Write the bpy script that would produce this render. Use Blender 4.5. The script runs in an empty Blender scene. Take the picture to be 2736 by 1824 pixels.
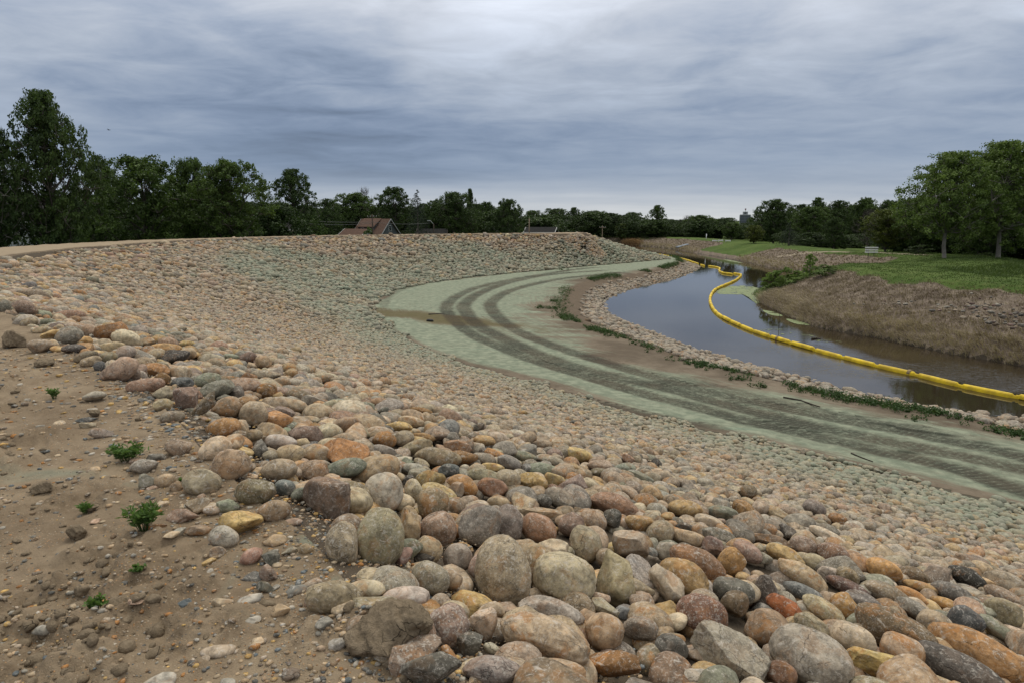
import bpy, bmesh, math, random
import numpy as np
from mathutils import Vector, Matrix

random.seed(7)
RNG = np.random.default_rng(11)
scene = bpy.context.scene
COL = scene.collection

# ------------------------------------------------------------------ camera
W0, H0 = 2736.0, 1824.0
S = 2736.0 / 2352.0
CAM_Z = 6.3                      # eye height above the river
FPX = W0 * 24.0 / 36.0           # 24 mm lens on a 36 mm sensor
HORIZON = 508.0 * S
PITCH = math.atan((H0 / 2 - HORIZON) / FPX)
cam_data = bpy.data.cameras.new('camera')
cam_data.lens = 24.0
cam_data.sensor_width = 36.0
cam_data.clip_start = 0.05
cam_data.clip_end = 20000.0
cam = bpy.data.objects.new('camera', cam_data)
COL.objects.link(cam)
cam.location = (0, 0, CAM_Z)
cam.rotation_euler = (math.radians(90) - PITCH, 0, 0)
scene.camera = cam

# ------------------------------------------------------------------ light
scene.view_settings.view_transform = 'Standard'
scene.view_settings.look = 'None'
scene.view_settings.gamma = 1.0
scene.view_settings.exposure = 0.0
SUN_EL, SUN_AZ = math.radians(60), math.radians(12)      # azimuth clockwise from +Y, behind the cloud deck
sun_data = bpy.data.lights.new('sun', 'SUN')
sun_data.energy = 1.4
sun_data.angle = math.radians(25)
sun_data.color = (1.0, 0.95, 0.85)
sun = bpy.data.objects.new('sun', sun_data)
COL.objects.link(sun)
sd = Vector((math.sin(SUN_AZ) * math.cos(SUN_EL), math.cos(SUN_AZ) * math.cos(SUN_EL), math.sin(SUN_EL)))
sun.rotation_euler = (-sd).to_track_quat('-Z', 'Y').to_euler()
sun.location = (0, 0, 60)


class NT:
    """tiny node-tree helper"""
    def __init__(self, tree):
        self.t = tree
        tree.nodes.clear()

    def node(self, kind, **props):
        n = self.t.nodes.new(kind)
        for k, v in props.items():
            setattr(n, k, v)
        return n

    def put(self, sock, v):
        if v is None:
            return
        if isinstance(v, bpy.types.NodeSocket):
            self.t.links.new(v, sock)
        elif sock.type == 'RGBA' and not isinstance(v, (int, float)):
            sock.default_value = tuple(v) if len(v) == 4 else (*v, 1.0)
        elif sock.type == 'VECTOR' and isinstance(v, (int, float)):
            sock.default_value = (v, v, v)
        elif sock.type == 'RGBA':
            sock.default_value = (v, v, v, 1)
        else:
            sock.default_value = v

    def attr(self, name, out='Fac'):
        n = self.node('ShaderNodeAttribute', attribute_name=name)
        return n.outputs[out]

    def noise(self, vec=None, scale=5, detail=4, rough=0.55, dist=0.0, out='Fac', lac=2.0):
        n = self.node('ShaderNodeTexNoise')
        self.put(n.inputs['Vector'], vec)
        self.put(n.inputs['Scale'], scale)
        self.put(n.inputs['Detail'], detail)
        self.put(n.inputs['Roughness'], rough)
        self.put(n.inputs['Distortion'], dist)
        self.put(n.inputs['Lacunarity'], lac)
        return n.outputs[out]

    def voro(self, vec=None, scale=5, feature='F1', out='Distance', rand=1.0):
        n = self.node('ShaderNodeTexVoronoi', feature=feature)
        self.put(n.inputs['Vector'], vec)
        self.put(n.inputs['Scale'], scale)
        self.put(n.inputs['Randomness'], rand)
        return n.outputs[out]

    def math(self, op, a, b=None, c=None, clamp=False):
        n = self.node('ShaderNodeMath', operation=op, use_clamp=clamp)
        self.put(n.inputs[0], a)
        if b is not None:
            self.put(n.inputs[1], b)
        if c is not None:
            self.put(n.inputs[2], c)
        return n.outputs[0]

    def vmath(self, op, a, b=None, out=0):
        n = self.node('ShaderNodeVectorMath', operation=op)
        self.put(n.inputs[0], a)
        if b is not None:
            if op == 'SCALE':
                self.put(n.inputs['Scale'], b)
            else:
                self.put(n.inputs[1], b)
        return n.outputs[out]

    def step(self, v, lo, hi, a=0.0, b=1.0, smooth=True):
        n = self.node('ShaderNodeMapRange')
        n.interpolation_type = 'SMOOTHSTEP' if smooth else 'LINEAR'
        n.clamp = True
        for s, x in zip(('Value', 'From Min', 'From Max', 'To Min', 'To Max'), (v, lo, hi, a, b)):
            self.put(n.inputs[s], x)
        return n.outputs[0]

    def mix(self, f, a, b, mode='MIX'):
        n = self.node('ShaderNodeMix', data_type='RGBA', blend_type=mode, clamp_factor=True)
        self.put(n.inputs[0], f)
        self.put(n.inputs[6], a)
        self.put(n.inputs[7], b)
        return n.outputs[2]

    def ramp(self, f, stops, mode='LINEAR'):
        n = self.node('ShaderNodeValToRGB')
        cr = n.color_ramp
        cr.interpolation = mode
        while len(cr.elements) < len(stops):
            cr.elements.new(0.5)
        for e, (p, c) in zip(cr.elements, stops):
            e.position = p
            e.color = (*c, 1)
        self.put(n.inputs[0], f)
        return n.outputs[0]

    def bump(self, h, strength=0.5, dist=0.02, normal=None):
        n = self.node('ShaderNodeBump')
        self.put(n.inputs['Height'], h)
        n.inputs['Strength'].default_value = strength
        n.inputs['Distance'].default_value = dist
        if normal is not None:
            self.put(n.inputs['Normal'], normal)
        return n.outputs[0]

    def surface(self, color, rough=0.9, normal=None, spec=0.3, **kw):
        p = self.node('ShaderNodeBsdfPrincipled')
        self.put(p.inputs['Base Color'], color)
        self.put(p.inputs['Roughness'], rough)
        p.inputs['Specular IOR Level'].default_value = spec
        if normal is not None:
            self.put(p.inputs['Normal'], normal)
        for k, v in kw.items():
            self.put(p.inputs[k.replace('_', ' ')], v)
        o = self.node('ShaderNodeOutputMaterial')
        self.t.links.new(p.outputs[0], o.inputs[0])
        return p

    def pos(self):
        return self.node('ShaderNodeNewGeometry').outputs['Position']

    def obj(self):
        return self.node('ShaderNodeTexCoord').outputs['Object']


def new_mat(name):
    m = bpy.data.materials.new(name)
    m.use_nodes = True
    return m, NT(m.node_tree)


# ------------------------------------------------------------------ sky: overcast deck
world = bpy.data.worlds.new('World')
scene.world = world
world.use_nodes = True
nt = NT(world.node_tree)
gen = nt.node('ShaderNodeTexCoord').outputs['Generated']
sep = nt.node('ShaderNodeSeparateXYZ')
nt.put(sep.inputs[0], gen)
dx, dy, dz = sep.outputs
el = nt.math('MAXIMUM', dz, 0.0)
den = nt.math('ADD', el, 0.085)
comb = nt.node('ShaderNodeCombineXYZ')
nt.put(comb.inputs[0], nt.math('DIVIDE', dx, den))
nt.put(comb.inputs[1], nt.math('DIVIDE', dy, den))
plane = comb.outputs[0]
rot = nt.node('ShaderNodeMapping')
rot.inputs['Rotation'].default_value = (0, 0, math.radians(-12))
rot.inputs['Scale'].default_value = (0.42, 1.0, 1.0)
rot.inputs['Location'].default_value = (3.1, 1.7, 0)
nt.put(rot.inputs['Vector'], plane)
streak = nt.noise(rot.outputs[0], scale=1.0, detail=8, rough=0.5, dist=0.25)
rot2 = nt.node('ShaderNodeMapping')
rot2.inputs['Rotation'].default_value = (0, 0, math.radians(14))
rot2.inputs['Scale'].default_value = (0.85, 1.0, 1.0)
rot2.inputs['Location'].default_value = (9.4, -2.2, 0)
nt.put(rot2.inputs['Vector'], plane)
billow = nt.noise(rot2.outputs[0], scale=2.3, detail=11, rough=0.57, dist=0.35)
broad = nt.noise(rot.outputs[0], scale=0.2, detail=3, rough=0.5)
# brightness of the deck with elevation
base = nt.ramp(el, [(0.0, (0.55, 0.58, 0.60)), (0.035, (0.46, 0.505, 0.565)), (0.075, (0.325, 0.390, 0.490)),
                    (0.13, (0.300, 0.362, 0.465)), (0.20, (0.375, 0.432, 0.525)), (0.30, (0.56, 0.605, 0.685)),
                    (0.5, (1.0, 0.98, 0.91)), (1.0, (1.45, 1.39, 1.22))])
# the thick blue-grey bank of cloud ahead and to the left, the thin bright patch overhead ahead
def lobe(az, elv, k):
    a, e = math.radians(az), math.radians(elv)
    d = (math.sin(a) * math.cos(e), math.cos(a) * math.cos(e), math.sin(e))
    dot = nt.vmath('DOT_PRODUCT', gen, d, out=1)
    return nt.math('POWER', nt.math('MAXIMUM', dot, 0.0), k)
dark_bank = nt.math('MULTIPLY', lobe(-13, 6.5, 30), nt.step(el, 0.035, 0.075))
bright_gap = lobe(-3, 19.5, 60)
left_gap = lobe(-42, 8, 60)
right_veil = lobe(22, 10, 14)
v = nt.math('MULTIPLY_ADD', nt.step(streak, 0.33, 0.7, smooth=False), 0.14, 0.93)
amp = nt.step(el, 0.03, 0.20, 0.15, 1.2)
b2 = nt.math('MULTIPLY', nt.math('SUBTRACT', billow, 0.5), amp)
v = nt.math('ADD', v, b2)
v = nt.math('ADD', v, nt.math('MULTIPLY', nt.math('SUBTRACT', broad, 0.5), 0.95))
v = nt.math('SUBTRACT', v, nt.math('MULTIPLY', dark_bank, 0.30))
v = nt.math('ADD', v, nt.math('MULTIPLY', bright_gap, 0.62))
v = nt.math('ADD', v, nt.math('MULTIPLY', left_gap, 0.22))
v = nt.math('ADD', v, nt.math('MULTIPLY', right_veil, 0.12))
v = nt.math('MAXIMUM', v, 0.3)
deck = nt.vmath('SCALE', base, v)
# thin spots turn greyer-white, thick ones bluer
tint = nt.mix(nt.step(v, 0.65, 1.25), (0.90, 0.99, 1.12), (1.02, 1.0, 0.98))
deck = nt.vmath('MULTIPLY', deck, tint)
sky = nt.node('ShaderNodeTexSky', sky_type='NISHITA')
sky.sun_disc = False
sky.sun_elevation = SUN_EL
sky.sun_rotation = SUN_AZ
bg1 = nt.node('ShaderNodeBackground')
nt.put(bg1.inputs[0], deck)
bg1.inputs[1].default_value = 1.0
bg2 = nt.node('ShaderNodeBackground')
nt.put(bg2.inputs[0], sky.outputs[0])
bg2.inputs[1].default_value = 0.05
mixs = nt.node('ShaderNodeMixShader')
mixs.inputs[0].default_value = 0.06
world.node_tree.links.new(bg1.outputs[0], mixs.inputs[1])
world.node_tree.links.new(bg2.outputs[0], mixs.inputs[2])
wo = nt.node('ShaderNodeOutputWorld')
world.node_tree.links.new(mixs.outputs[0], wo.inputs[0])


# ------------------------------------------------------------------ helpers
CAM = np.array([0, 0, CAM_Z])
_cp, _sp = math.cos(PITCH), math.sin(PITCH)


def ray(u, v):
    """direction through a photo pixel (2736 x 1824)"""
    x, y = (u - W0 / 2) / FPX, -(v - H0 / 2) / FPX
    return np.array([x, y * _sp + _cp, y * _cp - _sp])


def at_z(u, v, z):
    d = ray(u, v)
    return CAM + d * ((z - CAM_Z) / d[2])


def at_y(u, v, D):
    d = ray(u, v)
    return CAM + d * (D / d[1])


def project(p):
    p = np.atleast_2d(p) - CAM
    depth = p[:, 1] * _cp - p[:, 2] * _sp
    up = p[:, 1] * _sp + p[:, 2] * _cp
    dd = np.where(depth > 0.05, depth, np.nan)
    return W0 / 2 + FPX * p[:, 0] / dd, H0 / 2 - FPX * up / dd, depth


def crop(x0, y0, w):
    k = w / 2352.0
    return lambda pts: [(x0 + a * k, y0 + b * k) for a, b in pts]


def full(pts):
    return [(a * S, b * S) for a, b in pts]


def P(pts, z):
    return [tuple(at_z(u, v, z)[:2]) for u, v in pts]


def spline(pts, step=0.5):
    pts = np.array(pts, float)
    out = []
    n = len(pts)
    for i in range(n - 1):
        p0, p1, p2, p3 = pts[max(i - 1, 0)], pts[i], pts[i + 1], pts[min(i + 2, n - 1)]
        L = np.linalg.norm(p2 - p1)
        # centripetal-ish: limit the tangents by the segment length
        m1 = (p2 - p0) / max(np.linalg.norm(p2 - p0), 1e-6) * L
        m2 = (p3 - p1) / max(np.linalg.norm(p3 - p1), 1e-6) * L
        k = max(2, int(L / step))
        for t in np.arange(k) / k:
            out.append((2 * t**3 - 3 * t**2 + 1) * p1 + (t**3 - 2 * t**2 + t) * m1 + (-2 * t**3 + 3 * t**2) * p2 + (t**3 - t**2) * m2)
    out.append(pts[-1])
    return np.array(out)


class Line:
    """a plan polyline with signed distance (positive to the right of its direction)"""
    def __init__(self, pts, step=0.5):
        self.p = spline(pts, step)
        d = np.diff(self.p, axis=0)
        self.len = np.linalg.norm(d, axis=1)
        self.t = d / self.len[:, None]
        self.s = np.concatenate([[0], np.cumsum(self.len)])

    def query(self, q):
        q = np.asarray(q, float)
        n = len(q)
        sd = np.empty(n)
        ss = np.empty(n)
        p, M = self.p, len(self.p)
        pp = (p**2).sum(1).astype(np.float32)
        pf = p.astype(np.float32)
        for a in range(0, n, 40000):
            qq = q[a:a + 40000]
            i = np.argmin(pp[None] - 2 * (qq.astype(np.float32) @ pf.T), axis=1)
            best = np.full(len(qq), 1e18)
            bs = np.zeros(len(qq))
            sg = np.zeros(len(qq))
            wbest = np.full(len(qq), -1.0)
            for k in (-1, 0):
                j = np.clip(i + k, 0, M - 2)
                r = qq - p[j]
                al = (r * self.t[j]).sum(1)
                c = np.clip(al, 0, self.len[j])
                e = r - self.t[j] * c[:, None]
                d2 = (e**2).sum(1)
                cr = r[:, 0] * self.t[j][:, 1] - r[:, 1] * self.t[j][:, 0]
                upd = d2 < best - 1e-12
                best = np.where(upd, d2, best)
                bs = np.where(upd, self.s[j] + c, bs)
                sg = np.where(upd, np.sign(cr), sg)
            sg[sg == 0] = 1
            sd[a:a + 40000] = np.sqrt(best) * sg
            ss[a:a + 40000] = bs
        return sd, ss


def _hash(ix, iy, seed):
    h = (ix.astype(np.int64) * 374761393 + iy.astype(np.int64) * 668265263 + seed * 974634777) & 0xFFFFFFFF
    h = ((h ^ (h >> 13)) * 1274126177) & 0xFFFFFFFF
    return (h ^ (h >> 16)) & 0xFFFFFFFF


def perlin(x, y, seed=0):
    xi, yi = np.floor(x), np.floor(y)
    fx, fy = x - xi, y - yi
    u, v = fx * fx * fx * (fx * (fx * 6 - 15) + 10), fy * fy * fy * (fy * (fy * 6 - 15) + 10)
    r = 0
    for a in (0, 1):
        for b in (0, 1):
            g = _hash(xi + a, yi + b, seed) * (2 * np.pi / 4294967296.0)
            dd = np.cos(g) * (fx - a) + np.sin(g) * (fy - b)
            r = r + dd * (u if a else 1 - u) * (v if b else 1 - v)
    return r * 1.5


def fbm(x, y, scale, octv=4, seed=0, gain=0.5):
    s, a, f, t = 0, 1, scale, 0
    for k in range(octv):
        s = s + a * perlin(x * f, y * f, seed + k * 17)
        t += a
        a *= gain
        f *= 2.03
    return s / t


def sstep(x, a, b):
    t = np.clip((x - a) / (b - a), 0, 1)
    return t * t * (3 - 2 * t)


def build_mesh(name, verts, faces, mat=None, smooth=True, attrs=None, nper=None):
    """verts (N,3); faces (M,k) of one size, or a list of such arrays"""
    me = bpy.data.meshes.new(name)
    fl = faces if isinstance(faces, list) else [faces]
    fl = [np.asarray(f, np.int32) for f in fl if len(f)]
    nf = sum(len(f) for f in fl)
    loops = np.concatenate([f.ravel() for f in fl])
    sizes = np.concatenate([np.full(len(f), f.shape[1], np.int32) for f in fl])
    starts = np.concatenate([[0], np.cumsum(sizes)[:-1]]).astype(np.int32)
    me.vertices.add(len(verts))
    me.vertices.foreach_set('co', np.ascontiguousarray(verts, np.float32).ravel())
    me.loops.add(len(loops))
    me.loops.foreach_set('vertex_index', loops)
    me.polygons.add(nf)
    me.polygons.foreach_set('loop_start', starts)
    me.polygons.foreach_set('loop_total', sizes)
    me.update(calc_edges=True)
    me.polygons.foreach_set('use_smooth', np.full(nf, smooth))
    for k, a in (attrs or {}).items():
        a = np.asarray(a, np.float32)
        if a.ndim == 1:
            at = me.attributes.new(k, 'FLOAT', 'POINT')
            at.data.foreach_set('value', a)
        elif a.shape[1] == 4:
            at = me.attributes.new(k, 'FLOAT_COLOR', 'POINT')
            at.data.foreach_set('color', np.ascontiguousarray(a).ravel())
        else:
            at = me.attributes.new(k, 'FLOAT_VECTOR', 'POINT')
            at.data.foreach_set('vector', np.ascontiguousarray(a).ravel())
    if mat:
        me.materials.append(mat)
    return me


def link(name, me, parent=None, label=None, cat=None, group=None, kind=None, loc=None):
    o = bpy.data.objects.new(name, me)
    COL.objects.link(o)
    if parent:
        o.parent = parent
    if loc is not None:
        o.location = loc
    tag(o, label, cat, group, kind)
    return o


def tag(o, label=None, cat=None, group=None, kind=None):
    for k, v in (('label', label), ('category', cat), ('group', group), ('kind', kind)):
        if v:
            o[k] = v
    return o


class MB:
    """collects boxes, tubes and free faces into one mesh"""
    def __init__(self):
        self.v, self.f = [], []

    def add(self, vs, fs):
        b = len(self.v)
        self.v += [tuple(map(float, x)) for x in vs]
        self.f += [tuple(b + i for i in f) for f in fs]

    def box(self, x0, x1, y0, y1, z0, z1):
        vs = [(x, y, z) for z in (z0, z1) for y in (y0, y1) for x in (x0, x1)]
        self.add(vs, [(0, 2, 3, 1), (4, 5, 7, 6), (0, 1, 5, 4), (2, 6, 7, 3), (0, 4, 6, 2), (1, 3, 7, 5)])

    def tube(self, pts, r, n=8, r2=None, cap=True):
        pts = [np.array(p, float) for p in pts]
        m = len(pts)
        rings = []
        ref = np.array([0.13, 0.31, 0.94])
        for i, p in enumerate(pts):
            t = pts[min(i + 1, m - 1)] - pts[max(i - 1, 0)]
            t = t / (np.linalg.norm(t) + 1e-9)
            a = np.cross(t, ref)
            if np.linalg.norm(a) < 1e-3:
                a = np.cross(t, [1, 0, 0])
            a /= np.linalg.norm(a)
            b = np.cross(t, a)
            rr = r if r2 is None else r + (r2 - r) * i / max(m - 1, 1)
            rings.append([p + rr * (math.cos(k * 2 * math.pi / n) * a + math.sin(k * 2 * math.pi / n) * b) for k in range(n)])
        vs = [x for g in rings for x in g]
        fs = []
        for i in range(m - 1):
            for k in range(n):
                k2 = (k + 1) % n
                fs.append((i * n + k, i * n + k2, (i + 1) * n + k2, (i + 1) * n + k))
        if cap:
            fs.append(tuple(range(n)))
            fs.append(tuple(range((m - 1) * n, m * n))[::-1])
        self.add(vs, fs)

    def build(self, name, mat, parent=None, smooth=False, **kw):
        me = bpy.data.meshes.new(name)
        me.from_pydata(self.v, [], self.f)
        me.materials.append(mat)
        bm = bmesh.new()
        bm.from_mesh(me)
        bmesh.ops.recalc_face_normals(bm, faces=bm.faces)
        bm.to_mesh(me)
        bm.free()
        if smooth:
            me.polygons.foreach_set('use_smooth', [True] * len(me.polygons))
        return link(name, me, parent, **kw)


def empty(name, loc, rz=0.0, label=None, cat=None, group=None):
    o = bpy.data.objects.new(name, None)
    o.empty_display_size = 0.2
    COL.objects.link(o)
    o.location = loc
    o.rotation_euler = (0, 0, rz)
    return tag(o, label, cat, group)
# ------------------------------------------------------------------ plan lines of the river bend
Z_CREST, Z_TOE, Z_EDGE, Z_BACK, Z_PARK = 4.7, 1.05, 0.8, 1.6, 1.25
crest_px = full([(1010, 1568), (900, 1500), (800, 1340), (700, 1230), (590, 1150), (480, 1050), (390, 950), (260, 870), (150, 800), (60, 740)])
crest_mid = full([(0, 592), (100, 577), (250, 564), (450, 551), (600, 546)])
crest_far = full([(800, 541), (1000, 538), (1200, 536), (1330, 536)])
LINE_CREST = Line([(60, -70), (24, -26), (8, -8), (3.4, -2.6), (1.2, 0.2)] + P(crest_px, Z_CREST) + [(-13.5, 16.5), (-18.5, 23.0)] + P(crest_mid, Z_CREST + 0.05)
                  + P(crest_far, Z_CREST + 0.05) + [(9.6, 96), (8.5, 105), (5, 115), (-2, 128), (-18, 144), (-60, 177), (-220, 272)], 0.3)
toe_px = full([(2352, 1172), (2000, 1080), (1760, 1020), (1500, 960), (1280, 895), (1150, 858), (1060, 833), (960, 790), (900, 755), (858, 718), (852, 700),
               (875, 683), (930, 660), (1060, 640), (1200, 625), (1400, 607), (1480, 600), (1535, 595)])
LINE_TOE = Line([(75, -70), (38, -23), (22, -3)] + P(toe_px, Z_TOE) + [(22.5, 101), (22.5, 112), (19, 126), (8, 142), (-14, 160), (-60, 192), (-220, 290)], 0.4)
edge_px = full([(2352, 1000), (2181, 952), (1954, 917), (1726, 861), (1547, 822), (1481, 792), (1399, 766), (1320, 740), (1290, 715), (1292, 690),
                (1309, 662), (1366, 641), (1464, 627), (1547, 608)])
LINE_EDGE = Line([(86, -66), (44, -12), (27, 7)] + P(edge_px, Z_EDGE) + [(24.6, 101), (24.8, 113), (21, 128), (9, 145), (-13, 163), (-60, 195), (-220, 293)], 0.4)
wl_px = full([(2181, 946), (1954, 897), (1726, 842), (1613, 811), (1547, 786), (1481, 759), (1415, 733), (1379, 703), (1392, 684), (1464, 657), (1547, 639), (1602, 613)])
LINE_WL = Line([(88, -64), (46, -10), (29, 8.5), (20.3, 20.0)] + P(wl_px, 0.0) + [(26.6, 104), (26.6, 116), (22.5, 131), (10, 148), (-12, 166), (-60, 198), (-220, 296)], 0.4)
wr_px = full([(2700, 925), (2352, 842), (2181, 811), (2029, 779), (1878, 751), (1783, 713), (1742, 690), (1749, 667)])
wr_px2 = full([(1809, 622), (1712, 602), (1617, 585), (1534, 571), (1461, 565)])
LINE_WR = Line([(98, -52), (58, -2), (36, 15)] + P(wr_px, 0.0) + [(28.5, 63.5), (35.5, 70), (38.5, 79)] + P(wr_px2, 0.0) + [(20, 188), (-10, 205), (-80, 240), (-240, 330)], 0.4)
_tip = LINE_WR.query(np.array([at_z(1742 * S, 685 * S, 0)[:2]]))[1][0]
_cove = LINE_WR.query(np.array([[38.5, 79.0]]))[1][0]
_g1 = LINE_WR.query(np.array([at_z(1690 * S, 598 * S, 0)[:2]]))[1][0]
_g2 = LINE_WR.query(np.array([at_z(1590 * S, 581 * S, 0)[:2]]))[1][0]
_cut_px = full([(2060, 591), (1950, 588), (1790, 581), (1700, 573), (1640, 560)])


def fields(q):
    f = {}
    for k, L in (('c', LINE_CREST), ('t', LINE_TOE), ('e', LINE_EDGE), ('l', LINE_WL), ('r', LINE_WR)):
        f[k], f[k + 's'] = L.query(q)
    return f


def zones(f):
    z = np.full(len(f['c']), 0, np.int8)             # 0 crest and land behind it
    z[f['c'] >= 0] = 1                               # 1 stone slope
    z[(f['t'] >= 0)] = 2                             # 2 bench
    z[(f['e'] >= 0)] = 3                             # 3 shore strip
    z[(f['l'] >= 0)] = 4                             # 4 river bed
    z[(f['r'] >= 0) & (f['l'] >= 0)] = 5             # 5 far bank and park
    return z


def ground(q, f=None, rough=True):
    q = np.asarray(q, float)
    f = f or fields(q)
    x, y = q[:, 0], q[:, 1]
    zn = zones(f)
    D = np.hypot(x, y)
    zc = Z_CREST + 0.05 * sstep(D, 30, 60) - 1.6 * sstep(y, 97, 118)
    c, t, e, l, r = f['c'], f['t'], f['e'], f['l'], f['r']
    # land side of the crest
    back = -c
    zb = Z_BACK + 0.5 * sstep(D, 200, 800)
    z0 = zc + (zb - zc) * sstep(back, 6.5, 17) - 0.02 * np.clip(back, 0, 6)
    k = np.clip(c / np.maximum(c - t, 1e-6), 0, 1)
    lip = -0.14 * sstep(c, 0.0, 1.1)
    k2 = k + 0.055 * np.sin(np.pi * k) * (1 - k)
    z1 = zc + lip + (Z_TOE - 0.05 - zc - lip) * (k2 - 0.035 * np.sin(2 * np.pi * k))
    k = np.clip(t / np.maximum(t - e, 1e-6), 0, 1)
    z2 = Z_TOE + (Z_EDGE - Z_TOE) * k
    k = np.clip(e / np.maximum(e - l, 1e-6), 0, 1)
    z3 = Z_EDGE * (1 - k) - 0.3 * np.clip(k, 0, 1) * (1 - k)
    z4 = -np.minimum(1.6, 0.4 * np.minimum(np.abs(l), np.abs(r))) - 0.01
    s = f['rs']
    hb = 2.85 - 0.75 * sstep(s, _tip + 12, _cove + 15)
    rise = np.clip(r / 6.8, 0, 1)
    prof = 0.3 * (1 - np.exp(-np.clip(r, 0, None) / 0.5)) + (hb - 0.3) * (1.12 * rise - 0.12 * rise**2.2)
    over = sstep(r, 6.4, 9.0) * 0.12
    z5 = prof + over - (hb + 0.1 - Z_PARK) * sstep(r, 10.5, 20) + (0.9 + 0.4 * (x > 0)) * sstep(D, 180, 600)
    z = np.choose(zn, [z0, z1, z2, z3, z4, z5])
    if rough:
        near = 1 - sstep(D, 12, 40)
        a = 0.05 * fbm(x, y, 0.55, 3, 3) + 0.018 * fbm(x, y, 2.7, 4, 5) * near
        clod = sstep(fbm(x, y, 0.9, 2, 9) + 0.60 * sstep(back, 0.25, 0.95) * near, 0.22, 0.70)
        crumb = np.abs(fbm(x, y, 5.2, 4, 21, 0.62))
        crumb2 = np.clip(fbm(x, y, 4.6, 4, 41, 0.5), -0.12, 1)
        a0 = a + near * clod * (0.12 * crumb2 + 0.05 * crumb + 0.015)
        far_r = 0.05 * fbm(x, y, 1.3, 4, 31) * sstep(D, 15, 30) * (back < 9)
        rut = 0.02 * fbm(x, y, 0.5, 3, 8) + 0.018 * fbm(x, y, 3, 3, 15)
        z = z + np.where(zn == 0, a0 + far_r, 0) + np.where((zn == 2), rut, 0) + np.where(zn == 1, 0.05 * fbm(x, y, 0.6, 3, 2), 0)
        z = z + np.where(zn == 5, (0.10 * fbm(x, y, 0.35, 4, 12) + 0.05 * fbm(x, y, 1.4, 3, 13)) * sstep(r, 0.2, 2.5), 0)
        z = z + np.where(zn == 3, 0.04 * fbm(x, y, 1.2, 3, 14), 0)
    return z


# machine tracks on the bench
c5, c4 = crop(900, 650, 900), crop(1700, 640, 1036)
TRACKS = [
    (c5([(1900, 165), (1700, 180), (1290, 240), (1000, 300), (850, 360), (770, 425), (775, 480), (850, 560), (960, 640), (1130, 715), (1350, 800), (1600, 880), (1900, 970)])
     + c4([(95, 944), (300, 990), (700, 1100), (1100, 1190), (1500, 1280), (1900, 1370)]) + crop(1750, 1000, 986)([(2352, 742), (2900, 890), (3500, 1060)]), 0.44, 1.0),
    (c5([(1950, 180), (1500, 215), (1200, 270), (1000, 340), (890, 420), (905, 480), (980, 560), (1150, 650), (1400, 760), (1700, 860), (2000, 930)])
     + c4([(227, 900), (500, 975), (1000, 1100), (1500, 1205), (2000, 1300), (2352, 1370)]) + crop(1750, 1000, 986)([(2900, 720), (3500, 880)]), 0.50, 1.0),
    (c5([(2100, 185), (1600, 235), (1250, 310), (1080, 400), (1095, 470), (1200, 560), (1400, 660), (1700, 760), (2000, 850)])
     + c4([(227, 848), (500, 915), (900, 1000), (1300, 1080), (1800, 1170), (2352, 1290)]) + crop(1750, 1000, 986)([(2900, 640), (3500, 790)]), 0.46, 1.0),
    (c5([(1000, 900), (1200, 965), (1500, 1045), (1800, 1120), (2200, 1215)]) + c4([(300, 1110), (800, 1230)]), 0.26, 0.8),
    (c5([(345, 480), (335, 425), (400, 352), (520, 312), (640, 285)]), 0.3, 0.45),
    (c4([(0, 770), (400, 852), (900, 962), (1300, 1052), (1800, 1132), (2352, 1235)]), 0.34, 0.75),
]
TRACKS = [(Line(P(p, 0.98), 0.35), w, a) for p, w, a in TRACKS]

# ------------------------------------------------------------------ ground sheet: rings round the viewpoint, one mesh per kind of ground
def rings():
    r = [0.55]
    while r[-1] < 6000:
        d = r[-1]
        k = 0.0045 if d < 5 else (0.0095 if d < 180 else 0.05)
        r.append(d * (1 + k))
    return np.array(r)


R_ = rings()
A_ = np.radians(np.concatenate([np.linspace(-180, -62, 40)[:-1], np.linspace(-62, -41, 90)[:-1], np.linspace(-41, 41, 640)[:-1], np.linspace(41, 62, 90)[:-1], np.linspace(62, 180, 41)]))
NR, NA = len(R_), len(A_)
gx = (R_[:, None] * np.sin(A_)[None]).ravel()
gy = (R_[:, None] * np.cos(A_)[None]).ravel()
GQ = np.stack([gx, gy], 1)
GF = fields(GQ)
# uneven borders between the kinds of ground
GZ = ground(GQ, GF)
GV = np.column_stack([gx, gy, GZ])
jj = np.arange(NR * NA).reshape(NR, NA)
quads = np.stack([jj[:-1, :-1], jj[:-1, 1:], jj[1:, 1:], jj[1:, :-1]], -1).reshape(-1, 4)[:, ::-1]
GZN = zones(GF)
fz = np.median(GZN[quads], axis=1).astype(int)
gb = LINE_CREST  # noqa

# masks
D_ = np.hypot(gx, gy)
track = np.zeros(len(gx))
tr_s = np.zeros(len(gx))
tr_d = np.zeros(len(gx))
bench = (GZN == 2) | (GZN == 3)
bq = GQ[bench]
tm, ts_, td_ = np.zeros(len(bq)), np.zeros(len(bq)), np.zeros(len(bq))
for L, w, a in TRACKS:
    d, s = L.query(bq)
    endf = sstep(s, 0, 4) * (1 - sstep(s, L.s[-1] - 3, L.s[-1]))
    m = (1 - sstep(np.abs(d) + 0.10 * fbm(bq[:, 0], bq[:, 1], 1.1, 3, 91), w * 0.6, w * 1.3)) * a * np.where(L.s[-1] > 1e8, 1, np.maximum(endf, 0.25 * (a >= 1)))
    up = m > tm
    tm = np.where(up, m, tm)
    ts_ = np.where(up, s, ts_)
    td_ = np.where(up, d / w, td_)
track[bench], tr_s[bench], tr_d[bench] = tm, ts_, td_
# press the tracks in a little and push up the windrows beside them
GV[:, 2] -= 0.035 * track
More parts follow.
